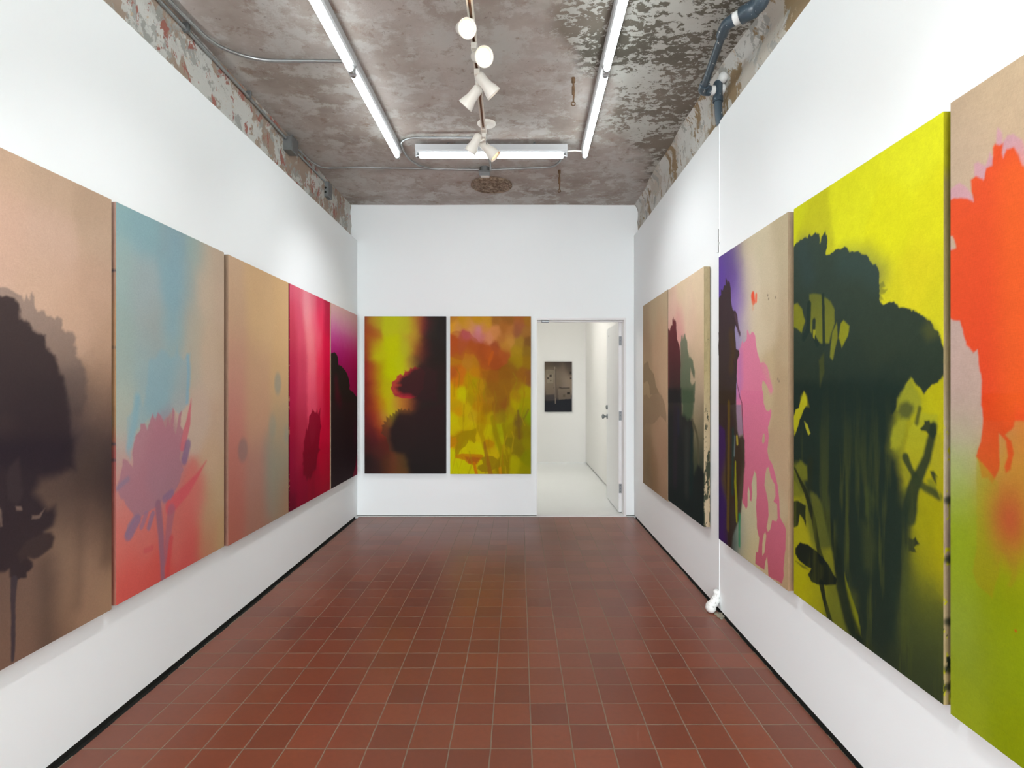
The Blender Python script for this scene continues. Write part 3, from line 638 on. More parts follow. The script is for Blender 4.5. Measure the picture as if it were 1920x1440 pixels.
p.poly([(.395,.348),(.527,.341),(.711,.333),(.894,.348),(.982,.367),(.982,.423),(.821,.416),(.674,.499),(.454,.514),(.410,.423)], 0x9c6a22, .4, .01, .008)
p.stroke([(.351,.705),(.395,.761),(.432,.837)], .022, 0xac9006, .7, .01)
p.stroke([(.527,.641),(.564,.743),(.623,.837),(.689,.994)], .024, 0x9c8c04, .75, .01)
p.stroke([(.659,.690),(.689,.780),(.711,.987)], .018, 0x988408, .75, .01)
p.stroke([(.839,.600),(.850,.690),(.857,.773)], .012, 0x806428, .8, .008)
p.stroke([(.967,.592),(.923,.638),(.865,.690)], .008, 0x86702a, .7, .008)
p.poly([(.674,.765),(.784,.769),(.872,.788),(.901,.829),(.887,.863),(.821,.870),(.784,.840),(.725,.829),(.681,.818)], 0x8c7c14, .75, .01, .006)
p.poly([(-.001,.769),(.087,.754),(.160,.731),(.248,.722),(.322,.709),(.329,.735),(.314,.765),(.322,.792),(.300,.805),(.270,.795),(.256,.773),(.226,.773),(.219,.799),(.190,.825),(.153,.837),(.124,.852),(.109,.874),(.065,.878),(.054,.855),(.065,.818),(.109,.795),(.080,.788),(.050,.810),(-.001,.837)], 0xa68e04, .85, .004, .005)
p.poly([(-.001,.773),(.072,.761),(.080,.792),(.050,.810),(-.001,.840)], 0xc88c0c, .8, .01)
p.poly([(.061,.878),(.160,.870),(.380,.874),(.410,.882),(.410,.897),(.366,.912),(.336,.938),(.278,.942),(.219,.934),(.182,.912),(.065,.897)], 0xc0840c, .9, .006, .004)
p.poly([(.182,.889),(.380,.893),(.322,.934),(.234,.934)], 0xac6020, .8, .012)
p.stroke([(.296,.931),(.325,.998)], .016, 0xcc7c08, .9, .006)
p.stroke([(.615,.953),(.623,.998)], .014, 0xcc8c08, .9, .008)
p.poly([(.380,.897),(.454,.885),(.527,.885),(.601,.912),(.637,.938),(.630,.953),(.564,.964),(.490,.983),(.395,.987),(.336,.964),(.351,.946),(.410,.934)], 0x988010, .85, .005, .004)
p.stroke([(.424,.799),(.446,.874),(.476,.949),(.498,.998)], [.01, .018, .022, .024], 0xa06c20, .8, .006)
p.poly([(.432,.780),(.498,.784),(.549,.814),(.527,.829),(.454,.829)], 0xbc8c04, .8, .008)
rr = random.Random(5)
for _ in range(60):                                       # fine twig-like veils
    x, y = rr.uniform(.02, .98), rr.uniform(.3, .98); a = rr.uniform(-.05, .05)
    p.stroke([(x, y), (x+a, y+rr.uniform(.03, .1)), (x+a*rr.uniform(-.5, 2), y+rr.uniform(.1, .16))], rr.uniform(.002, .008), rr.choice([0x947a14, 0xc4a81c, 0xb08018, 0xa09010]), rr.uniform(.25, .5), .006)
p.mottle(.05)
hang('B2', p, 0x8c7820, 'painting of layered amber, rust and yellow-green plants, beside the doorway on the back wall')

# ---- right wall ------------------------------------------------------------------------------------
p = wl('P6', seed=8)
p.scatter([(.025,.022,11772552),(.481,.046,12232844),(.971,.017,12298637),(.113,.224,11573116),(.667,.246,12559238),(.939,.301,12756874),(.113,.378,11310710),(.807,.433,12888460)]
 + [(.124,.661,10126441),(.124,.822,9139799),(.695,.691,11703418),(.874,.823,11242610),(.504,.949,9401944),(.874,.963,10849136),(.124,.955,9074784),(.621,.596,10849392)], .12)
p.poly([(.016,.350),(.047,.330),(.135,.322),(.199,.316),(.262,.330),(.283,.355),(.404,.372),(.501,.398),(.538,.432),(.594,.461),(.720,.498),(.324,.500),(.283,.450),(.199,.425),(.047,.434),(.016,.429)], 0x8c7a60, .75, .008, .01)
p.poly([(.023,.502),(.169,.501),(.299,.521),(.424,.499),(.786,.497),(.908,.543),(.959,.588),(.959,.625),(.874,.618),(.732,.603),(.658,.619),(.504,.649),(.256,.662),(.124,.661),(.023,.686)], 0x8f7b62, .65, .008, .01)
p.stroke([(.256,.866),(.169,.914),(.383,.959)], .05, 0x806c52, .4, .06)
p.mottle(.03)
hang('P6', p, 0xa3937c, 'plain tan linen painting with a faint brown hooked form, farthest on the right wall')
p = wl('P7', seed=9)
p.scatter([(.015,.010,13678752),(.426,.034,14469548),(.912,.024,14667184),(.139,.085,14467244),(.558,.117,14666416),(.934,.117,14469291),(.078,.133,14200996),(.372,.193,14464168),(.706,.212,14467754),(.934,.261,14073762),(.344,.224,13998740),(.800,.329,13810591),(.934,.406,12627090),(.846,.441,12298384),(.706,.402,11839116)]
 + [(.855,.531,10720638),(.946,.605,9076584),(.831,.628,9734764),(.784,.727,5724479),(.946,.717,3949882),(.855,.780,3819064),(.333,.925,2499624),(.119,.855,2892840),(.609,.939,1780778),(.946,.979,2044976),(.901,.663,7104596)], .07)
p.poly([(.399,.276),(.421,.236),(.453,.234),(.475,.251),(.493,.236),(.519,.235),(.545,.250),(.583,.268),(.608,.304),(.633,.338),(.682,.339),(.742,.354),(.754,.377),(.789,.404),(.789,.422),(.754,.422),(.706,.399),(.670,.383),(.670,.440),(.742,.452),(.800,.441),(.800,.463),(.777,.527),(.372,.532)], (0x74806a, 0x56634e), .92, .012, .012)
p.poly([(.447,.470),(.747,.470),(.759,.540),(.735,.580),(.660,.614),(.447,.604)], 0x4d5f48, .95, .03)
p.poly([(-.030,.188),(.031,.189),(.062,.197),(.093,.177),(.139,.175),(.145,.154),(.176,.139),(.194,.157),(.229,.151),(.258,.170),(.273,.204),(.301,.251),(.358,.270),(.385,.300),(.399,.357),(.399,.532),(-.030,.538)], (0x6e3038, 0x262a29), .96, .008, .01)
p.stroke([(-.017,.259),(.002,.498)], .03, 0x783a3c, .8, .04)
p.poly([(-.012,.470),(.419,.470),(.447,.579),(.582,.596),(.735,.596),(.747,.658),(.747,.729),(.759,.818),(.855,.768),(.946,.777),(1.022,.786),(1.022,1.005),(-.012,1.013)], (0x2b2a2b, 0x1d2a29), .95, .025, .012)
p.stroke([(.747,.611),(.831,.647),(.866,.684),(.878,.759)], .018, 0x5a5843, .9, .012)
p.stroke([(.243,.562),(.228,.891)], .05, 0x352a38, .6, .05)
p.stroke([(.582,.657),(.569,.902)], .05, 0x3e4240, .6, .05)
p.stroke([(.710,.652),(.685,.891)], .035, 0x163432, .6, .04)
p.stroke([(.333,.573),(.333,.659)], .03, 0x2c2c48, .6, .04)
p.mottle(.03)
def e7(e):
    n = fbm(701, e.sh, (26, 3), 5, .6); v = e.Y/e.H
    m = n > (.30-.32*np.clip((v-.4)/.4, 0, 1)); e.img[m] = C(0x474a3c)
    g = (n > .06) & (v < .55); e.img[g] = e.img[g]*.9
hang('P7', p, [(0, 0xa89a7c), (.4, 0xa39571), (.6, 0xa8987c), (1, 0xb5a48a)], 'cream painting with maroon-black and grey-green dripping forms, left of the wall pipe', edge_fn=e7, edge_label='raw linen side blotched dark green')
p = wl('P8', seed=10)
p.scatter([(.004,-.001,6967190),(.129,-.001,7035540),(.284,.011,8022678),(.374,.011,11050136),(.477,.014,13484712),(.650,.024,13484968),(.924,.068,12431765),(.025,.060,6967200),(.227,.082,7230614),(.356,.113,8218784),(.443,.129,11905192),(.526,.113,13879472),(.793,.125,13484455),(.973,.145,12563095),(.265,.177,9073328),(.374,.200,10258104),(.460,.228,12891568),(.558,.235,14010800),(.793,.251,13352354),(.973,.263,12496531),(.338,.309,10129592),(.426,.296,12366005),(.650,.307,13813162),(.973,.352,12298635),(.949,.471,12100484),(.737,.439,12824976)]
 + [(.053,.685,4532570),(.053,.882,4138336),(.182,.773,5917224),(.080,.977,4400223),(.207,.960,4140840),(.302,.947,7307384),(.415,.932,10724242),(.500,.877,12564634),(.541,.958,12760720),(.836,.758,12167306),(.934,.672,12099972),(.965,.933,11770746),(.802,.920,12627596),(.479,.989,11905928)], .05)
p.poly([(.302,.486),(.447,.485),(.447,.609),(.348,.618),(.314,.555)], 0x9c8098, .8, .006)
p.poly([(.329,.345),(.383,.333),(.409,.313),(.423,.322),(.452,.318),(.477,.310),(.480,.285),(.493,.284),(.523,.302),(.534,.301),(.550,.293),(.574,.295),(.597,.306),(.612,.338),(.628,.359),(.650,.376),(.672,.391),(.709,.390),(.744,.396),(.765,.407),(.786,.433),(.813,.455),(.823,.471),(.813,.480),(.793,.477),(.765,.461),(.730,.448),(.702,.442),(.694,.455),(.706,.513),(.311,.519),(.329,.435),(.320,.381)], (0xdc8aa6, 0xda84a0), .97, .003, .004)
p.stroke([(.365,.357),(.374,.436),(.347,.486)], .035, 0xb480b8, .6, .04)
p.poly([(.382,.472),(.705,.472),(.714,.508),(.741,.528),(.776,.531),(.802,.523),(.811,.531),(.794,.555),(.767,.576),(.776,.603),(.759,.644),(.776,.665),(.811,.673),(.853,.701),(.886,.730),(.905,.770),(.910,.812),(.934,.824),(.965,.832),(.977,.841),(.973,.894),(.950,.947),(.957,.968),(.934,.993),(.776,.999),(.767,.977),(.759,.946),(.732,.967),(.723,.990),(.601,.992),(.610,.956),(.639,.952),(.654,.908),(.620,.884),(.620,.854),(.610,.822),(.620,.787),(.616,.720),(.601,.721),(.591,.713),(.571,.732),(.545,.760),(.557,.785),(.545,.812),(.521,.810),(.521,.784),(.500,.768),(.489,.791),(.489,.830),(.468,.841),(.415,.830),(.404,.808),(.426,.753),(.447,.662),(.426,.610),(.404,.553)], (0xd9819f, 0xb6606f), .97, .003, .004)
p.poly([(.750,.693),(.776,.689),(.802,.717),(.853,.733),(.861,.763),(.836,.781),(.878,.785),(.883,.819),(.870,.832),(.819,.834),(.794,.865),(.767,.875),(.750,.863),(.776,.827),(.767,.788),(.741,.759),(.723,.744),(.732,.715)], 'base', 1, .003, .003)
p.poly([(.705,.598),(.723,.596),(.728,.618),(.705,.629),(.692,.620)], 'base', 1, .003, .002)
p.poly([(.714,.888),(.735,.879),(.746,.888),(.723,.940),(.695,.954),(.695,.919)], 'base', 1, .003, .002)
p.stroke([(.709,.400),(.779,.439),(.800,.471)], .02, 0xd49a9c, .6, .02)
p.poly([(-.029,.150),(.046,.137),(.042,.117),(.078,.124),(.098,.110),(.129,.113),(.133,.087),(.149,.092),(.165,.109),(.179,.101),(.204,.109),(.218,.129),(.227,.174),(.256,.206),(.302,.213),(.329,.226),(.347,.260),(.378,.286),(.378,.300),(.356,.292),(.329,.273),(.293,.258),(.284,.274),(.302,.308),(.311,.337),(.356,.341),(.365,.357),(.329,.374),(.320,.417),(.302,.519),(-.029,.524)], (0x4a3d3c, 0x40352c), .97, .004, .005)
p.stroke([(.293,.223),(.329,.255),(.365,.293)], .012, 0x6a5060, .6, .01)
p.poly([(-.028,.473),(.302,.472),(.314,.532),(.325,.601),(.359,.622),(.426,.615),(.447,.631),(.447,.707),(.426,.775),(.404,.835),(.371,.884),(.255,.954),(.231,1.002),(.182,1.007),(.157,.919),(.132,.777),(.119,.609),(-.028,.589)], (0x42362b, 0x3c2c26), .9, .012, .006)
p.stroke([(.227,.286),(.265,.343),(.227,.397)], .03, 0x5e4826, .6, .04)
p.stroke([(.187,.515),(.182,.725),(.169,.941)], .018, 0x6b5620, .8, .012)
p.stroke([(.260,.603),(.250,.814)], .014, 0x1f4a45, .7, .012)
p.stroke([(.302,.708),(.297,.773),(.314,.836),(.321,.899)], [.008, .014, .016, .01], 0x98981c, .85, .006)
p.stroke([(.325,.624),(.330,.644)], .012, 0xb0a040, .9, .005)
p.stroke([(.366,.875),(.362,.971)], .014, 0x2f8a60, .85, .01)
p.stroke([(.290,.625),(.279,.686)], .008, 0x7f8f90, .6, .006)
p.stroke([(.256,.368),(.302,.399),(.320,.446),(.365,.486)], .004, 0x4a3038, .8, .003)
p.stroke([(.359,.486),(.404,.513),(.415,.575),(.426,.615)], .005, 0x5a3444, .8, .003)
p.stroke([(.566,.183),(.574,.202)], .020, 0xe8502e, .9, .006)
p.stroke([(.614,.187),(.611,.205)], .011, 0xee6f50, .85, .005)
p.stroke([(.567,.205),(.566,.225)], .008, 0xd8a080, .6, .008)
for q in ([(.765,.200)], [(.775,.211)], [(.860,.214)], [(.886,.440)], [(.901,.446)]): p.blob(q, .006, .006, 0x8a7c6c, .8, .004)
p.mottle(.03)
hang('P8', p, [(0, 0x9f8e76), (1, 0x9c8266)], 'linen painting with pink drips and a purple-black left side, right of the wall pipe', edge_label='bare tan side of the canvas')
p = wl('P9', .0026, seed=11)
p.scatter([(.016,.008,13159460),(.498,.032,13816872),(.871,.025,14080044),(.971,.011,14080044),(.159,.073,12632104),(.761,.161,13816354),(.971,.156,13815844),(.871,.273,13682728),(.971,.337,13157416),(.761,.282,13157418),(.159,.124,12105776)]
 + [(.019,.540,11053080),(.019,.713,9210920),(.019,.857,10525728),(.086,.960,11052052),(.209,.964,9999900),(.229,.748,7106348),(.358,.810,8158244),(.358,.961,7106600),(.521,.929,5264938),(.665,.878,3357996),(.521,.622,2503983),(.665,.745,2503983),(.595,.960,3555114),(.730,.973,3357740),(.860,.526,10526752),(.904,.576,11052060),(.945,.605,11051028),(.956,.516,11578392),(.860,.599,10525728),(.904,.683,9605144),(.956,.715,10525712),(.904,.762,9079328),(.966,.767,11051024),(.860,.821,6054440),(.945,.825,6449194),(.904,.892,5002284),(.985,.874,5002284),(.815,.891,4541996),(.904,.951,3949868),(.995,.966,3818028),(.791,.562,7369772),(.767,.816,3950128)], .045)
p.poly([(-.050,.098),(.016,.090),(.079,.090),(.140,.096),(.149,.087),(.178,.096),(.207,.091),(.231,.103),(.244,.125),(.262,.108),(.285,.098),(.301,.113),(.297,.149),(.340,.156),(.373,.154),(.414,.158),(.450,.158),(.483,.170),(.542,.176),(.597,.191),(.618,.205),(.657,.216),(.676,.232),(.670,.249),(.679,.274),(.682,.292),(.701,.303),(.749,.301),(.784,.312),(.829,.317),(.871,.326),(.912,.338),(.942,.349),(.961,.363),(.982,.377),(1.008,.410),(1.008,.446),(.912,.478),(.871,.459),(.850,.446),(.829,.455),(.795,.483),(.761,.511),(-.050,.529)], (0x3a4a46, 0x24332d), .98, .004, .014)
p.poly([(-.050,.448),(.803,.454),(.755,.534),(.730,.582),(.779,.596),(.803,.636),(.791,.675),(.838,.690),(.843,.738),(.893,.745),(.860,.756),(.815,.775),(.791,.825),(.767,.859),(.755,.929),(.717,.989),(.521,.995),(.521,.905),(.384,.896),(.267,.869),(.189,.784),(.118,.727),(-.050,.731)], (0x24332d, 0x2b362c), 1, (.03, .04), .008)
p.poly([(.676,.258),(.701,.254),(.710,.265),(.689,.269),(.725,.274),(.707,.282),(.684,.282),(.701,.293),(.679,.293)], 0x8c8c2c, .8, .004)
p.poly([(.932,.349),(.971,.366),(.975,.377),(.932,.382),(.902,.362)], 0x5c6034, .6, .02)
p.stroke([(.437,.188),(.584,.205),(.663,.239)], .05, 0x3f5350, .5, .05)
p.stroke([(.079,.114),(.140,.185)], .05, 0x3e5050, .5, .05)
p.poly([(.149,.235),(.178,.233),(.253,.244),(.332,.268),(.365,.290),(.365,.318),(.340,.341),(.323,.362),(.280,.363),(.216,.353),(.178,.338),(.149,.321)], (0x6a6f34, 0x7c8030), .95, .006, .006)
p.poly([(-.050,.257),(.037,.247),(.079,.267),(.110,.298),(.079,.325),(.037,.312),(-.050,.305)], 0x84862c, .95, .006, .006)
p.poly([(.414,.321),(.434,.316),(.476,.332),(.468,.352),(.422,.376),(.398,.353)], 0x8c8e28, .95, .005, .004)
p.poly([(.349,.339),(.382,.317),(.390,.353),(.349,.402),(.327,.394)], 0x7c8030, .9, .005, .004)
p.stroke([(.271,.248),(.280,.363)], .010, 0x2b3a34, .95, .004)
p.stroke([(.149,.259),(.140,.321),(.100,.340)], .016, 0x2b3a34, .95, .004)
p.stroke([(.194,.303),(.188,.339),(.225,.361)], .012, 0x2b3a34, .95, .004)
p.poly([(.182,.323),(.207,.324),(.197,.349),(.182,.344)], 0x98982c, .95, .003)
p.poly([(.235,.401),(.280,.383),(.280,.427),(.249,.462)], 0x4c532c, .8, .008)
p.poly([(.069,.488),(.100,.475),(.130,.488),(.149,.514),(.069,.515)], 0x7c7c24, .9, .008)
p.poly([(.847,.447),(.869,.465),(.891,.481),(.900,.494),(.887,.503),(.860,.514),(.824,.524),(.819,.538),(.815,.554),(.796,.572),(.767,.582),(.742,.580),(.737,.561),(.757,.540),(.791,.525),(.777,.505),(.777,.485),(.801,.472),(.824,.459)], (0x8c9030, 0x9a9c2c), .9, .010, .006)
p.poly([(.791,.495),(.824,.490),(.856,.497),(.860,.510),(.838,.524),(.796,.523),(.777,.512)], 0x4c5430, .85, .012, .006)
p.poly([(.904,.509),(.937,.512),(.974,.511),(.981,.532),(.950,.530),(.929,.524),(.904,.531),(.895,.541),(.921,.546),(.933,.558),(.921,.578),(.904,.598),(.887,.618),(.865,.629),(.842,.612),(.819,.600),(.815,.584),(.829,.567),(.838,.543),(.860,.530),(.882,.523)], (0xa2a42c, 0xa09c20), .95, .006, .006)
p.poly([(.966,.545),(.989,.544),(.989,.613),(.950,.607),(.941,.595),(.954,.576)], 0xa09c28, .9, .010, .006)
p.poly([(.805,.611),(.824,.613),(.856,.633),(.860,.643),(.838,.643),(.815,.630)], 0x8c8c28, .9, .006, .005)
p.poly([(.801,.648),(.819,.649),(.838,.661),(.824,.679),(.805,.671)], 0x7c8028, .85, .006, .005)
p.poly([(.925,.627),(.950,.625),(.970,.636),(.974,.648),(.941,.645)], 0x7c8028, .85, .006, .005)
p.poly([(.849,.705),(.877,.666),(.925,.655),(.980,.659),(.995,.797),(1.024,1.002),(.717,.989),(.755,.929),(.767,.850),(.803,.794),(.843,.738)], 'base', .97, .02, .006)
p.stroke([(.958,.533),(.925,.590),(.880,.628),(.853,.656),(.838,.700)], [.015, .016, .022, .026, .03], 0x2f3c2c, .95, .008)
p.poly([(.891,.538),(.912,.531),(.912,.524),(.937,.523),(.943,.529),(.970,.530),(.971,.544),(.950,.555),(.937,.547),(.921,.542),(.900,.542)], 0x2b382c, .95, .004, .006)
p.stroke([(.819,.594),(.847,.615),(.869,.629)], [.014, .010, .012], 0x33402c, .92, .006)
p.stroke([(.891,.503),(.874,.529)], .008, 0x4c532c, .85, .006)
p.stroke([(.869,.632),(.921,.643),(.981,.650)], .012, 0x39442b, .88, .008)
p.poly([(.941,.611),(.958,.609),(.974,.617),(.971,.634),(.954,.625)], 0x2b382c, .92, .005, .005)
p.poly([(.966,.618),(.989,.616),(.989,.652),(.974,.642)], 0xa09c1c, .8, .006)
p.poly([(.838,.739),(.860,.740),(.871,.735),(.893,.745),(.866,.753),(.877,.762),(.838,.764)], 0x2b352a, .95, .004)
p.stroke([(.791,.679),(.797,.749),(.767,.837),(.736,.942)], [.04, .045, .035, .02], 0x29362d, .85, .03)
p.poly([(.103,.474),(.120,.491),(.128,.509),(.094,.523),(.059,.546),(.042,.565),(.006,.589),(-.013,.548),(.015,.520),(.051,.515),(.077,.492)], 0xb0ae24, .95, .004, .006)
p.poly([(.103,.549),(.136,.557),(.161,.578),(.145,.583),(.120,.567)], 0xa8a830, .95, .004, .004)
p.poly([(-.013,.683),(.059,.650),(.128,.659),(.145,.693),(.094,.697),(.042,.688)], 0x767a28, .85, .010, .006)
p.poly([(-.013,.702),(.033,.716),(.094,.742),(.059,.750),(-.013,.758)], 0xa09c20, .9, .006, .006)
p.poly([(.153,.719),(.225,.725),(.286,.773),(.315,.843),(.256,.844),(.209,.795)], 0x686c2c, .8, .012, .006)
p.poly([(-.050,.660),(.086,.657),(.107,.705),(.086,.746),(-.050,.754)], 0x6c702a, .85, .02)
p.poly([(.179,.731),(.248,.730),(.322,.779),(.384,.851),(.322,.851),(.248,.846),(.199,.783)], 0x5c622c, .9, .012, .006)
p.poly([(-.050,.825),(.042,.802),(.107,.817),(.219,.850),(.331,.834),(.366,.859),(.392,.910),(.426,1.012),(-.050,1.031)], 'base', .95, .012, .006)
p.poly([(.442,.871),(.482,.908),(.529,.941),(.559,.986),(.521,.985),(.475,.943),(.450,.909)], 0x787c1c, .95, .006)
p.poly([(.588,.677),(.609,.664),(.644,.690),(.616,.733),(.588,.727)], 0x3c482e, .8, .02)
p.poly([(.566,.748),(.623,.737),(.651,.791),(.623,.841),(.581,.839)], 0x434c2e, .7, .03)
p.stroke([(.008,.674),(.118,.727),(.189,.784),(.229,.844),(.258,.871)], [.006, .014, .016, .016, .02], 0x262c20, .92, .005)
p.stroke([(.159,.646),(.153,.712)], .02, 0x2c3426, .8, .012)
p.stroke([(.304,.760),(.384,.841),(.418,.910),(.475,.967),(.536,.996)], [.02, .025, .035, .035, .03], 0x242f26, .9, .012)
p.poly([(-.050,.766),(.042,.754),(.118,.760),(.118,.810),(.096,.796),(.064,.788),(.042,.819),(-.050,.843)], 0x222b22, .95, .005)
p.poly([(.015,.880),(.064,.859),(.138,.854),(.209,.857),(.267,.864),(.322,.876),(.358,.891),(.384,.896),(.375,.910),(.304,.925),(.229,.937),(.169,.939),(.138,.928),(.169,.909),(.118,.910),(.053,.906),(.015,.895)], 0x1c2422, .98, .004, .003)
p.stroke([(.258,.931),(.286,.965),(.331,1.000)], [.018, .014, .016], 0x1e2622, .95, .004)
p.poly([(.015,.912),(.118,.912),(.149,.915),(.086,.920)], 0x4c5020, .8, .006)
vst = fbm(77, p.sh, (5, 26), 4, .6); lo_ = np.clip((p.Y/p.H-.45)/.3, 0, 1)*np.clip(vst*5, 0, 1)*.22     # pale vertical washes low in the picture
lo_ = lo_*np.clip((.10-p.img[..., 1])/.06, 0, 1)*np.clip((p.img[..., 1]-.019)/.006, 0, 1); p.img = p.img*(1-lo_[..., None])+C(0x7c8228)*lo_[..., None]
p.mottle(.07, (60, 32))
def e9(e):
    n = fbm(901, e.sh, (40, 2), 5, .65); v = e.Y/e.H; x = e.X/e.W
    m = (n > .12-.1*np.clip((v-.75)*4, 0, 1)) & (x < .45) & (v > .52); e.img[m] = C(0xb0ac18)
    for vv in (.655, .755, .86, .94, .97): e.blob([(.5, vv)], .02, .012, 0x333c2c, .9, .006)
    g = (n > .10) & (v > .85); e.img[g] = C(0x2f3828)
hang('P9', p, [(0, 0xa8a420), (.09, 0x9c9828), (.12, 0x8c8050), (.45, 0x98886a), (.6, 0xaca088), (.72, 0x9a8874), (1, 0xa8986c)], 'yellow-green painting with a large dark green tree-like plant, on the right wall', edge_fn=e9, edge_label='stained beige side with yellow and green drips')
p = wl('P10', .0026, seed=12)
p.scatter([(.008,.017,12100748),(.149,.030,12561296),(.255,.024,12758674),(.028,.098,12101008),(.105,.095,12626836),(.028,.398,11903128),(.086,.439,12099476),(.038,.478,11837076),(.255,.076,12626576)]
 + [(.023,.498,11574420),(.094,.517,11442828),(.033,.560,10723464),(.044,.585,10793084),(.033,.623,9478200),(.064,.682,9083936),(.033,.769,9215016),(.033,.852,9083448),(.033,.936,8819752),(.033,.977,9805856),(.159,.863,8687644),(.244,.953,8885004),(.244,.843,9083408),(.203,.778,8687628),(.244,.696,10133520),(.203,.589,11568188),(.244,.549,12614716),(.159,.624,10259492),(.236,.631,11569200),(.203,.702,9210904)], .05)
p.poly([(-.034,.143),(.013,.138),(.038,.138),(.067,.150),(.091,.173),(.091,.138),(.091,.119),(.105,.118),(.132,.129),(.139,.121),(.149,.112),(.160,.122),(.171,.110),(.178,.082),(.192,.094),(.196,.108),(.212,.101),(.232,.103),(.255,.118),(.270,.138),(.270,.201),(-.002,.194),(-.002,.234),(.018,.249),(-.034,.243)], 0xc49aa4, .9, .004, .005)
p.poly([(-.034,.156),(.018,.157),(.067,.167),(.091,.178),(.082,.156),(.079,.140),(.096,.137),(.125,.149),(.136,.132),(.160,.133),(.160,.107),(.168,.103),(.184,.109),(.196,.110),(.193,.122),(.196,.130),(.208,.120),(.228,.122),(.244,.136),(.255,.153),(.270,.159),(.381,.156),(.466,.129),(.531,.183),(.608,.179),(.634,.264),(.692,.324),(.643,.422),(.570,.503),(.431,.630),(.342,.549),(.270,.511),(.127,.516),(.118,.451),(.109,.408),(.091,.412),(.063,.398),(.048,.371),(.038,.359),(.013,.357),(-.034,.344),(-.034,.243),(.023,.240),(.008,.218),(-.034,.214)], (0xd85a30, 0xd04524), .98, .004, .005)
p.poly([(.125,.475),(.276,.474),(.260,.494),(.244,.491),(.228,.483),(.232,.498),(.228,.521),(.203,.536),(.220,.543),(.228,.561),(.220,.584),(.203,.589),(.199,.582),(.211,.566),(.203,.544),(.181,.534),(.181,.587),(.161,.608),(.146,.601),(.124,.604),(.113,.584),(.102,.573),(.118,.548),(.125,.516)], (0xd04a22, 0xbc5a28), .96, .004, .004)
p.stroke([(.240,.167),(.240,.477)], .05, 0xe87830, .35, .05)
p.poly([(.103,.573),(.181,.606),(.181,.698),(.211,.701),(.244,.711),(.244,.733),(.224,.753),(.211,.753),(.224,.733),(.203,.710),(.181,.705),(.181,.744),(.159,.782),(.146,.777),(.108,.772),(.089,.751),(.103,.717)], (0x9c9430, 0x948618), .6, .004, .004)
p.blob([(.218,.659)], .05, .075, 0xb04838, .8, .05)
p.blob([(.236,.812)], .003, .003, 0xc04020, .9, .002)
p.mottle(.05, (60, 32))
hang('P10', p, 0xa09060, 'orange-red blot on linen over bright green, nearest painting on the right wall')

# ---- framed photograph in the annex
p = wl('PH', .004, seed=13)
p.scatter([(.068,.036,5720896),(.500,.036,5260862),(.873,.036,4866105),(.068,.125,5457980),(.277,.133,4866102),(.650,.158,7299670),(.903,.158,6049863),(.128,.207,8352612),(.277,.207,8747369),(.128,.402,8681066),(.277,.483,8154206),(.158,.605,7628378),(.500,.239,7760476),(.724,.280,8746856),(.873,.402,9206892),(.545,.442,7628888),(.724,.483,8681066),(.486,.605,6049864),(.128,.727,3946036),(.277,.849,2500138),(.724,.849,2237480),(.903,.931,2630698),(.068,.931,2369066),(.575,.931,2040872)], .05)
p.poly([(.008,.776),(.202,.784),(.471,.768),(.963,.744),(1.022,1.050),(-.021,1.050)], 0x24252b, .9, .015)
p.poly([(.038,.158),(.351,.166),(.351,.646),(.053,.654)], (0x857a68, 0x776a5c), .85, .006)
p.poly([(.053,.670),(.366,.662),(.381,.768),(.068,.776)], 0x46403e, .9, .01)
p.poly([(.098,.255),(.322,.255),(.322,.426),(.098,.426)], 0x908474, .8, .004)
for r_ in ((135,425,190,480,0x3c362c), (80,490,122,535,0x463e34), (150,562,180,590,0x463e34), (630,345,680,415,0x352e26), (635,495,680,540,0x453b30), (235,738,255,760,0x463e34)):
    x0, y0, x1, y1, c = r_
    def U(x): return ((1020+x/13.09-974)*10.35/1069-.456)/.496
    def V(y): return (1.843-1.36-(728-670-y/13.09)*10.35/1069)/.909
    p.poly([(U(x0), V(y0)), (U(x1), V(y0)), (U(x1), V(y1)), (U(x0), V(y1))], c, .95, .004, 0)
p.poly([(.500,.552),(.963,.552),(.970,.744),(.515,.756)], (0x7a6e60, 0x6c6156), .95, .004)
p.poly([(.821,.605),(.933,.605),(.933,.654),(.821,.654)], 0x2f2a20, .95, .004, 0)
p.poly([(.672,.654),(.754,.654),(.747,.707),(.665,.703)], 0x5a5042, .8, .01)
p.stroke([(.553,.516),(.635,.532),(.754,.528),(.903,.528)], .012, 0x3c342c, .85, .012)
p.stroke([(.374,.109),(.381,.402),(.393,.833)], .006, 0x8f8478, .9, .003, 0)
p.stroke([(.404,.158),(.411,.727)], .012, 0x5c5246, .7, .006)
hang('PH', p, 0x2c2824, 'small dark brown photograph of an interior, hung beyond the open doorway', cat='photograph', name='photograph', mat='print')

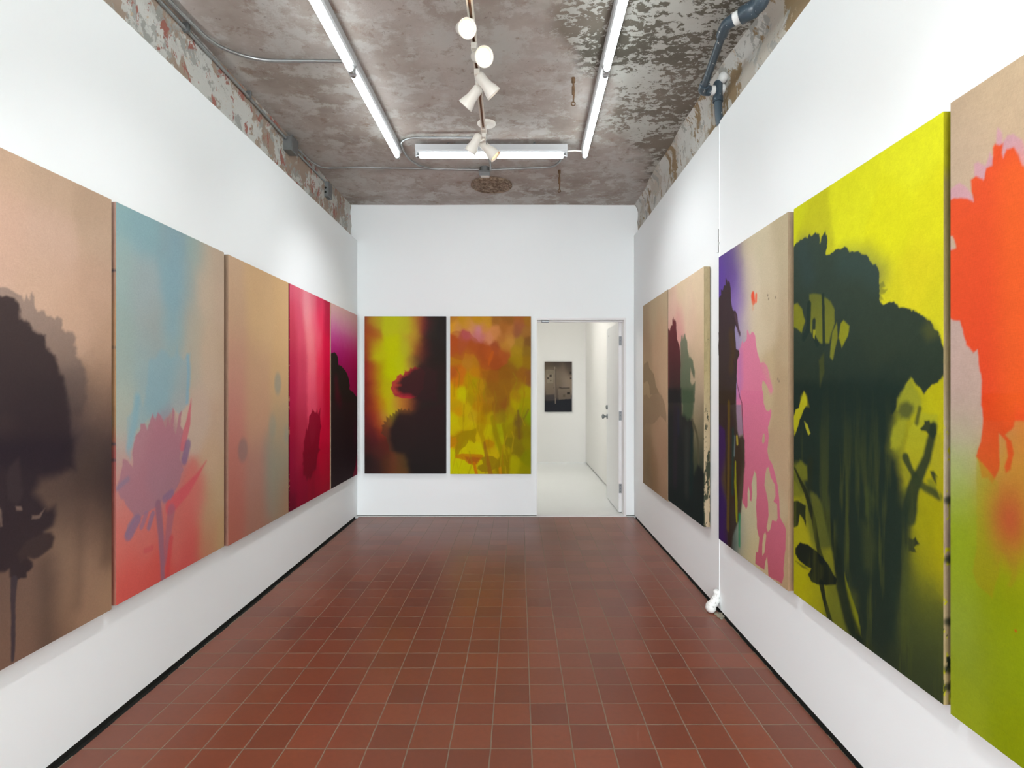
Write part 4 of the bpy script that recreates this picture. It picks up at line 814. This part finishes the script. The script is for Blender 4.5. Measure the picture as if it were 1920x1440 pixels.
# ------------------------------------------------------------------ fluorescent lights
def strip_light(label, a, b, zc, side, hang_gap=0, sockets=True):
    """a, b ends of the tube (x, y); channel above it"""
    a = np.array(a, float); b = np.array(b, float); d = (b-a)/np.linalg.norm(b-a); n = np.array((d[1], -d[0]))
    c = (a+b)/2; t = thing('fluorescent_light', label, 'ceiling light', (c[0], c[1], CEIL), 'bare fluorescent tube lights on the ceiling')
    def P(s, w, z): q = a+d*s+n*w; return (q[0], q[1], z)
    L = np.linalg.norm(b-a); z0, z1 = zc+.026, CEIL-.004-hang_gap; e = .035
    ch = MB(); pr = [(-.030, z1), (-.030, z0+.012), (-.022, z0), (.022, z0), (.030, z0+.012), (.030, z1)]
    vs = [P(-e, w_, z_) for w_, z_ in pr]+[P(L+e, w_, z_) for w_, z_ in pr]; k = len(pr)
    ch.add(vs, [tuple(range(k)), tuple(range(k, 2*k))[::-1]]+[(i, k+i, k+(i+1) % k, (i+1) % k) for i in range(k)])
    ch.build('channel', M['chan'], t)
    MB().tube([P(0, 0, zc), P(L, 0, zc)], .0185, 20).build('tube', M['tube'], t)
    for s in (-1, 1):
        s0 = -.004 if s < 0 else L+.004; m = MB()
        m.tube([P(s0, 0, zc), P(s0+s*.022, 0, zc)], .0188, 20)
        m2 = MB(); w1 = .018; q0, q1 = sorted((s0+s*.018, s0+s*.03))
        vs = [P(q, w_, z_) for q in (q0, q1) for w_, z_ in ((-w1, zc-.016), (w1, zc-.016), (w1, z0+.004), (-w1, z0+.004))]
        m2.add(vs, [(0,1,2,3), (7,6,5,4), (0,4,5,1), (1,5,6,2), (2,6,7,3), (3,7,4,0)])
        m.build('tube_cap', M['socket'], t); m2.build('lamp_holder', M['chan'], t)
    if hang_gap:
        for f in (.2, .8):
            MB().tube([P(L*f, 0, z1), P(L*f, 0, CEIL)], .008, 10).build('mount', M['boxsteel'], t)
    return t
ZT = 3.232
strip_light('bare fluorescent tube light, left row, farther one, beside the track light', (-.992, 3.415), (-.985, 4.585), ZT, -1)
strip_light('bare fluorescent tube light, left row, nearer one cut by the top of the view', (-.998, 2.165), (-.992, 3.335), ZT, -1)
strip_light('bare fluorescent tube light, right row, farther one, near the hanging hooks', (.513, 3.415), (.527, 4.585), ZT, 1)
strip_light('bare fluorescent tube light, right row, nearer one beside the flaking plaster', (.500, 2.165), (.512, 3.335), ZT, 1)
strip_light('white fluorescent tube light running crosswise behind the spotlights', (-.792, 4.545), (.345, 4.545), 3.212, 1, .022)
for y, w_ in ((.85, 'nearer one'), (-.45, 'farther one')):   # rows carried on behind the camera, added for their light
    strip_light('bare fluorescent tube light added behind the viewer, left row, '+w_, (-1.0, y), (-1.0, y+1.17), ZT, -1)
    strip_light('bare fluorescent tube light added behind the viewer, right row, '+w_, (.49, y), (.49, y+1.17), ZT, 1)

# annex lamp (out of sight above the door head)
t = thing('ceiling_lamp', 'annex ceiling lamp out of sight above the doorway', 'ceiling light', (-.5, 8.2, 2.9))
MB().box(-.55, -.45, 7.6, 8.8, 2.86, 2.9).build('channel', M['chan'], t)
MB().tube([(-.5, 7.65, 2.835), (-.5, 8.75, 2.835)], .0185, 16).build('tube', emis('annex_tube_glow', (1, .97, .92), 150), t)

# ------------------------------------------------------------------ track and spotlights
ZK = 3.205
def tx(y): return -.2376-(y-2.702)*.0130
y0, y1 = 1.5, 4.06
t = thing('light_track', 'white lighting track hung below the ceiling, carrying the spotlights', 'light track', (tx(2.8), 2.8, CEIL))
m = MB(); hw = .016
for (xa, xb, za, zb) in ((-hw, -hw+.004, ZK-.012, ZK+.014), (hw-.004, hw, ZK-.012, ZK+.014), (-hw+.004, hw-.004, ZK+.010, ZK+.014), (-hw, -hw+.009, ZK-.014, ZK-.012), (hw-.009, hw, ZK-.014, ZK-.012)):
    m.add([(tx(y)+x, y, z) for y in (y0, y1) for x in (xa, xb) for z in (za, zb)], [(0,1,3,2), (4,6,7,5), (0,4,5,1), (2,3,7,6), (0,2,6,4), (1,5,7,3)])
m.build('rail', M['track'], t)
m = MB(); m.add([(tx(y)+x, y, z) for y in (y0, y1) for x in (-.006, .006) for z in (ZK-.002, ZK+.002)], [(0,1,3,2), (4,6,7,5), (0,4,5,1), (2,3,7,6), (0,2,6,4), (1,5,7,3)])
m.build('conductor_strip', M['trackslot'], t)
for y in (1.9, 3.0, 3.5):
    MB().tube([(tx(y), y, ZK+.014), (tx(y), y, CEIL)], .006, 10).build('hanger', M['track'], t)
MB().tube([(-.243, 4.21, CEIL+.002), (-.243, 4.21, CEIL-.012), (-.243, 4.21, CEIL-.020)], [.068, .068, .058], 32).build('canopy', M['track'], t)
MB().tube([(-.243, 4.21, CEIL-.02), (-.249, 4.1, 3.235), (-.252, 4.07, 3.21)], .007, 10).build('feed_stem', M['track'], t)
MB().box(tx(4.08)-.019, tx(4.08)+.019, 4.03, 4.10, ZK-.018, ZK+.016, .003).build('end_feed', M['track'], t)
t2 = thing('power_cord', 'thin white cord looping from the track end to the cross light', 'cord', (-.24, 4.3, 3.3))
MB().tube(curve([(-.245, 4.10, 3.2), (-.235, 4.25, 3.10), (-.225, 4.42, 3.08), (-.23, 4.6, 3.13), (-.24, 4.66, 3.25), (-.24, 4.66, CEIL)]), .004, 8).build('cord', M['galv'], t2)

def spotlight(label, y, d, bulb, dx=0, drop=.085, face_r=.047, lit=0, L=.13, wide=85, tint=(.97, .98, 1)):
    """adapter on the track at y, head pointing along d"""
    x = tx(y); d = np.array(d, float); d /= np.linalg.norm(d)
    t = thing('spotlight', label, 'spotlight', (x, y, ZK), 'white spotlights on the ceiling track')
    MB().box(x-.015, x+.015, y-.038, y+.038, ZK-.045, ZK-.012, .004).build('adapter', M['track'], t)
    piv = np.array((x+dx, y, ZK-drop-.02))
    MB().tube([(x, y, ZK-.045), (x+dx*.4, y, ZK-.06), tuple(piv)], .0085, 12).build('stem', M['track'], t)
    o = piv-d*.035
    def q(s): return tuple(o+d*s)
    sh = MB(); sh.tube([q(-.012), q(-.006), q(.004), q(.055), q(.075), q(.095), q(L-.006), q(L), q(L-.003), q(L-.018)], [.012, .024, .030, .031, .034, .041, face_r, face_r, face_r-.004, face_r-.010], 28, cap=False)
    sh.add([], [])
    h = sh.build('shade', M['track'], t)
    MB().tube([q(-.012), q(-.011)], .012, 16).build('switch_knob', M['track'], h)
    b = MB(); b.tube([q(.03), q(L-.03), q(L-.016), q(L-.010)], [.015, face_r-.014, face_r-.009, face_r-.016], 24); 
    if bulb == 'bulb':
        b.build('reflector', M['reflector'], h); b = MB(); b.sphere(q(L-.026), .026)
    b.build('bulb', M[bulb], t)
    if lit:
        ld = bpy.data.lights.new('spot_beam', 'SPOT'); ld.energy = lit; ld.color = tint; ld.spot_size = R(wide); ld.spot_blend = 1; ld.shadow_soft_size = .035
        lo = bpy.data.objects.new('spot_beam', ld); col.objects.link(lo); lo.parent = t
        from mathutils import Vector
        lo.location = Vector(q(L+.01))-Vector((x, y, ZK)); lo.rotation_euler = Vector(d).to_track_quat('-Z', 'Y').to_euler()
    return t
R = math.radians
spotlight('spotlight nearest the viewer, glowing warm, its head left of the track', 2.86, (.32, -.80, -.5), 'bulb', -.045, .02, lit=6, tint=(1, .8, .55))
spotlight('spotlight second along the track, its round warm face turned to the viewer', 3.05, (.42, -.80, -.48), 'bulb', .02, .05, lit=6, tint=(1, .8, .55), face_r=.052)
spotlight('white spotlight in the middle of the track, aimed right', 3.30, (.66, .30, -.68), 'bulbdim', .035, .045, lit=20)
spotlight('white spotlight in the middle of the track, aimed left', 3.42, (-.66, .30, -.69), 'bulbdim', -.02, .055, lit=20)
spotlight('white spotlight at the far end of the track, aimed left', 4.12, (-.52, .30, -.80), 'bulbdim', -.055, .03, lit=55, face_r=.044)
spotlight('white spotlight at the far end of the track, aimed right with an amber inside', 4.2, (.72, .02, -.68), 'amber', .0, .04, face_r=.050, L=.15, lit=30)
for y, sx, w_, v_ in ((2.1, 1, 'right', 'nearer'), (1.9, -1, 'left', 'nearer'), (1.62, 1, 'right', 'farther'), (1.55, -1, 'left', 'farther')):  # unseen spotlights added to brighten the lower side walls
    spotlight('white spotlight added above the viewer aimed %s, the %s of its pair' % (w_, v_), y, (sx*.50, (-.2 if v_ == 'farther' else .3), -.84), 'bulbdim', .03*sx, .05, lit=38)

# ------------------------------------------------------------------ conduits and boxes
def pipe_thing(name, label, cat, pts, r, mat, rad=.06):
    o = MB().tube(bend(pts, rad), r, 12).build(name, mat, None, at=tuple(pts[0])); return tag(o, label, cat)
zc = 3.292
pipe_thing('conduit', 'grey metal conduit along the left wall top that bends off to the left tube lights', 'conduit', [(-1.745, YR+.1, zc), (-1.745, 2.9, zc), (-1.72, 3.22, zc), (-1.55, 3.36, zc), (-1.03, 3.37, zc)], .0105, M['galv'], .12)
pipe_thing('conduit', 'grey metal conduit in the left ceiling corner running back to the square box', 'conduit', [(-1.785, YR+.1, zc-.012), (-1.785, 3.5, zc-.01), (-1.775, 4.33, 3.262)], .0105, M['galv'])
pipe_thing('conduit', 'thin conduit crossing the ceiling from the left wall to the small junction box', 'conduit', [(-1.765, 4.47, 3.262), (-1.765, 4.85, 3.28), (-1.72, 5.03, 3.297), (-1.45, 5.0, 3.299), (-1.2, 5.02, 3.299), (-.36, 5.05, 3.297)], .0075, M['galv'], .08)
pipe_thing('conduit', 'grey conduit at the rear end of the left wall top, leading to the small box', 'conduit', [(-1.785, 4.47, 3.25), (-1.785, 5.2, 3.255), (-1.785, 5.25, 3.25)], .009, M['galv'])
pipe_thing('conduit', 'curved conduit loop left of the cross light', 'conduit', [(-.30, 4.40, 3.296), (-.82, 4.40, 3.296), (-.93, 4.46, 3.296), (-.95, 4.62, 3.296), (-.93, 4.85, 3.296), (-.83, 5.03, 3.296), (-.36, 5.065, 3.296)], .0085, M['galv'], .12)
pipe_thing('conduit', 'curved conduit running right from the small junction box to the cross light', 'conduit', [(-.26, 5.055, 3.297), (.28, 5.0, 3.297), (.34, 4.9, 3.297), (.37, 4.6, 3.27), (.37, 4.56, 3.27)], .0085, M['galv'], .10)
pipe_thing('cord', 'short white cord between the cross light and the right tube row', 'cord', [(.375, 4.55, 3.25), (.44, 4.56, 3.262), (.495, 4.57, 3.26)], .006, M['track'])
t = thing('junction_box', 'square grey junction box high on the left wall, larger one', 'junction box', (-1.77, 4.40, 3.24))
MB().box(-1.80, -1.735, 4.34, 4.46, 3.175, 3.285, .004).build('box', M['boxsteel'], t)
MB().box(-1.737, -1.731, 4.335, 4.465, 3.17, 3.29, .002).build('cover', M['boxsteel'], t)
for dz in (3.185, 3.275): MB().tube([(-1.731, 4.40, dz), (-1.728, 4.40, dz)], .005, 8).build('screw', M['steel'], t)
t = thing('junction_box', 'small grey outlet box high on the left wall near the rear corner', 'junction box', (-1.78, 5.28, 3.2))
MB().box(-1.80, -1.75, 5.23, 5.33, 3.12, 3.26, .004).build('box', M['boxsteel'], t)
for dz in (3.16, 3.20): MB().tube([(-1.78, 5.231, dz), (-1.78, 5.227, dz)], .010, 10).build('knockout', M['dark'], t)
t = thing('junction_box', 'small round junction box on the ceiling behind the spotlights', 'junction box', (-.31, 5.06, CEIL))
MB().tube([(-.31, 5.06, CEIL), (-.31, 5.06, 3.275)], .043, 20).build('box', M['boxsteel'], t)
MB().box(-.36, -.26, 5.01, 5.10, 3.262, 3.276, .003).build('cover', M['boxsteel'], t)
MB().box(-.35, -.27, 5.10, 5.15, 3.262, 3.300, .004).build('bracket', M['track'], t)
for k in range(3):                                             # fixing straps on the left corner conduits
    y = (2.45, 3.05, 3.75)[k]
    o = MB().box(-1.80, -1.765, y-.01, y+.01, zc-.027, zc+.022, .002).build('conduit_strap', M['boxsteel'], None, at=(-1.78, y, zc))
    tag(o, ('conduit strap on the left wall top, nearest the viewer', 'conduit strap on the left wall top, beside the conduit bend', 'conduit strap on the left wall top, before the square box')[k], 'strap')

# ------------------------------------------------------------------ ceiling rose and hooks
t = thing('ceiling_medallion', 'round weathered plaster ceiling rose near the back wall', 'ceiling medallion', (-.268, 5.47, 3.30))
cx_, cy_ = -.268, 5.47
def lathe(mb, prof, n=64, wob=0, flut=0):
    vs = []; 
    for r_, z_ in prof:
        for k in range(n):
            a = 2*math.pi*k/n; rr_ = r_*(1+flut*math.cos(12*a)*(r_ > .08)); vs.append((cx_+rr_*math.cos(a), cy_+rr_*math.sin(a), z_+wob*math.cos(12*a)))
    mb.add(vs, [(j*n+k, j*n+(k+1) % n, (j+1)*n+(k+1) % n, (j+1)*n+k) for j in range(len(prof)-1) for k in range(n)], True); return mb
Zc = CEIL-.012
def rose_mat():
    k = N('dirty_plaster_rose', .85); f = k.noise(28, 7, .7); g = k.noise(60, 5, .7)
    c = k.mix(k.ramp(f, [(.42, 0.0), (.58, 1.0)]), 0x6a5847, 0xa3927f); k.color(k.mix(k.ramp(g, [(.55, 0.0), (.62, .7)]), c, 0x55463a)); k.bump(f, .6, .01); return k.m
RM = rose_mat()
lathe(MB(), [(.198, Zc+.01), (.198, Zc-.008), (.185, Zc-.018), (.170, Zc-.010), (.165, Zc-.006)]).build('outer_ring', RM, t)
lathe(MB(), [(.166, Zc-.004), (.150, Zc-.014), (.125, Zc-.006), (.10, Zc-.012), (.09, Zc-.004), (.075, Zc-.004)], wob=.0025, flut=.03).build('leaf_band', RM, t)
lathe(MB(), [(.078, Zc-.002), (.065, Zc-.016), (.050, Zc-.010), (.040, Zc-.020), (.015, Zc-.026), (.001, Zc-.026)]).build('boss', RM, t)
def hook(label, x, y, L):
    z1 = CEIL; t = thing('hanging_hook', label, 'ceiling hook', (x, y, CEIL))
    MB().tube([(x, y, z1+.01), (x, y, z1-.03)], .012, 12).build('anchor', M['rust'], t)
    m = MB(); m.tube([(x, y, z1-.03), (x+.004, y, z1-L*.45), (x, y, z1-L*.8)], [.006, .007, .005], 10)
    m.tube([(x, y, z1-L*.28), (x, y, z1-L*.30), (x, y, z1-L*.55), (x, y, z1-L*.57)], [.005, .010, .010, .005], 10); m.build('shank', M['rust'], t)
    m = MB(); n = 20; rr_ = .012; m.tube([(x+rr_*math.sin(2*math.pi*k/n), y, z1-L*.8-rr_-rr_*-math.cos(2*math.pi*k/n)) for k in range(n+1)], .0035, 8, False)
    m.build('eye', M['rust'], t)
hook('rusty hook hanging from the flaking ceiling, nearer one', .34, 3.60, .19)
hook('small rusty hook hanging near the back wall', .358, 5.12, .22)

# ------------------------------------------------------------------ drain pipe
PX, PY = 1.213, 3.485
t = thing('drain_pipe', 'dark drain pipe dropping from the ceiling, then painted white down the right wall', 'pipe', (PX, PY, 0))
m = MB(); m.tube([(PX+.012, PY, 2.97), (PX+.004, PY, 3.04), (PX, PY, 3.13)], .0235, 20); m.build('drop_pipe', M['pipe'], t)
m = MB(); m.tube([(PX, PY, 3.11), (PX, PY, 3.14), (PX, PY, 3.142), (PX, PY, 3.22), (PX, PY, 3.235)], [.031, .031, .028, .028, .02], 20)
m.tube([(PX, PY, 3.178), (PX-.055, PY, 3.178)], .027, 20); m.build('tee', M['pipe'], t)
MB().tube([(PX-.022, PY-.004, 3.178), (PX-.046, PY-.004, 3.178)], .0285, 20).build('sealant_ring', M['primer'], t)
m = MB(); m.tube(curve([(PX-.05, PY, 3.178), (PX-.082, PY-.004, 3.178), (PX-.096, PY-.02, 3.18), (PX-.098, PY-.06, 3.186)], 6), .030, 20); m.build('elbow', M['pipe'], t)
MB().tube([(PX-.098, PY-.05, 3.185), (1.072, 2.99, 3.238)], .0215, 20).build('pipe_run', M['pipe'], t)
m = MB(); m.tube(curve([(1.075, 3.03, 3.236), (1.071, 2.975, 3.24), (1.078, 2.94, 3.243), (1.100, 2.915, 3.246)], 6), .030, 20); m.build('elbow', M['pipe'], t)
MB().tube([(1.10, 2.915, 3.246), (1.122, 2.892, 3.248)], .033, 20).build('sealant_ring', M['primer'], t)
m = MB(); m.tube([(1.122, 2.892, 3.248), (1.124, 2.890, 3.248), (1.175, 2.835, 3.252), (1.177, 2.833, 3.252)], [.034, .042, .042, .036], 20)
m.tube(curve([(1.165, 2.845, 3.252), (1.185, 2.815, 3.258), (1.19, 2.79, 3.28), (1.19, 2.78, 3.33)], 6), .038, 20); m.build('coupling', M['pipe'], t)
m = MB()
for q_ in ((1.222, 3.50, 3.23, .032), (1.238, 3.47, 3.25, .036), (1.246, 3.51, 3.20, .034)): m.sphere(q_[:3], q_[3], sc=(.8, 1, .9))
m.build('wall_sealant', M['primer'], t)
# white painted lower length, proud of the wall
m = MB().box(1.2140, 1.26, PY-.021, PY+.021, .10, 2.985, .0028); m.build('white_pipe', M['wall'], t)['label'] = 'white painted length of pipe'
m = MB()
m.tube([(PX+.0006, PY-.015, 2.33), (PX+.0006, PY-.015, 2.29), (PX+.0006, PY-.010, 2.27), (PX+.0006, PY-.018, 2.245), (PX+.0006, PY-.017, 2.235), (PX+.0006, PY-.014, 2.22), (PX+.0006, PY-.013, 2.19)], .0018, 6)
m.tube([(PX+.0006, PY-.013, 2.19), (PX+.0006, PY-.006, 2.188), (PX+.0006, PY+.006, 2.188), (PX+.0006, PY+.017, 2.192)], .0015, 6)
m.build('paint_crack', M['dark'], t); m = MB()
m.tube([(PX+.0006, PY-.014, 1.70), (PX+.0006, PY-.017, 1.66), (PX+.0006, PY-.012, 1.62), (PX+.0006, PY-.015, 1.56)], .0016, 6)
m.build('paint_crack', M['dark'], t)
m = MB()
m.tube([(PX-.004, PY, .128), (PX-.004, PY, .122), (PX-.006, PY-.002, .108), (PX-.007, PY-.002, .104)], [.016, .024, .024, .018], 20)
m.tube(curve([(PX-.004, PY, .115), (PX-.012, PY-.006, .085), (PX-.026, PY-.014, .062), (PX-.044, PY-.022, .045), (PX-.060, PY-.028, .032)], 6), [.020]*6+[.023]*6+[.027]*6+[.030]*6+[.022], 20)
m.sphere((PX-.052, PY-.024, .030), .033, sc=(.95, 1.15, .95)); m.sphere((PX-.020, PY-.012, .070), .027)
m.build('floor_elbow', M['lump'], t)['label'] = 'lumpy white caulked elbow at the floor'
m = MB(); rnd = random.Random(8)
for k in range(14): m.sphere((PX-.012+rnd.uniform(-.02, .012), PY-.05-rnd.uniform(-.02, .08), .002), rnd.uniform(.006, .014), 8, 6, (1, 1.4, .5))
m.build('mortar_patch', M['mortar'], t)
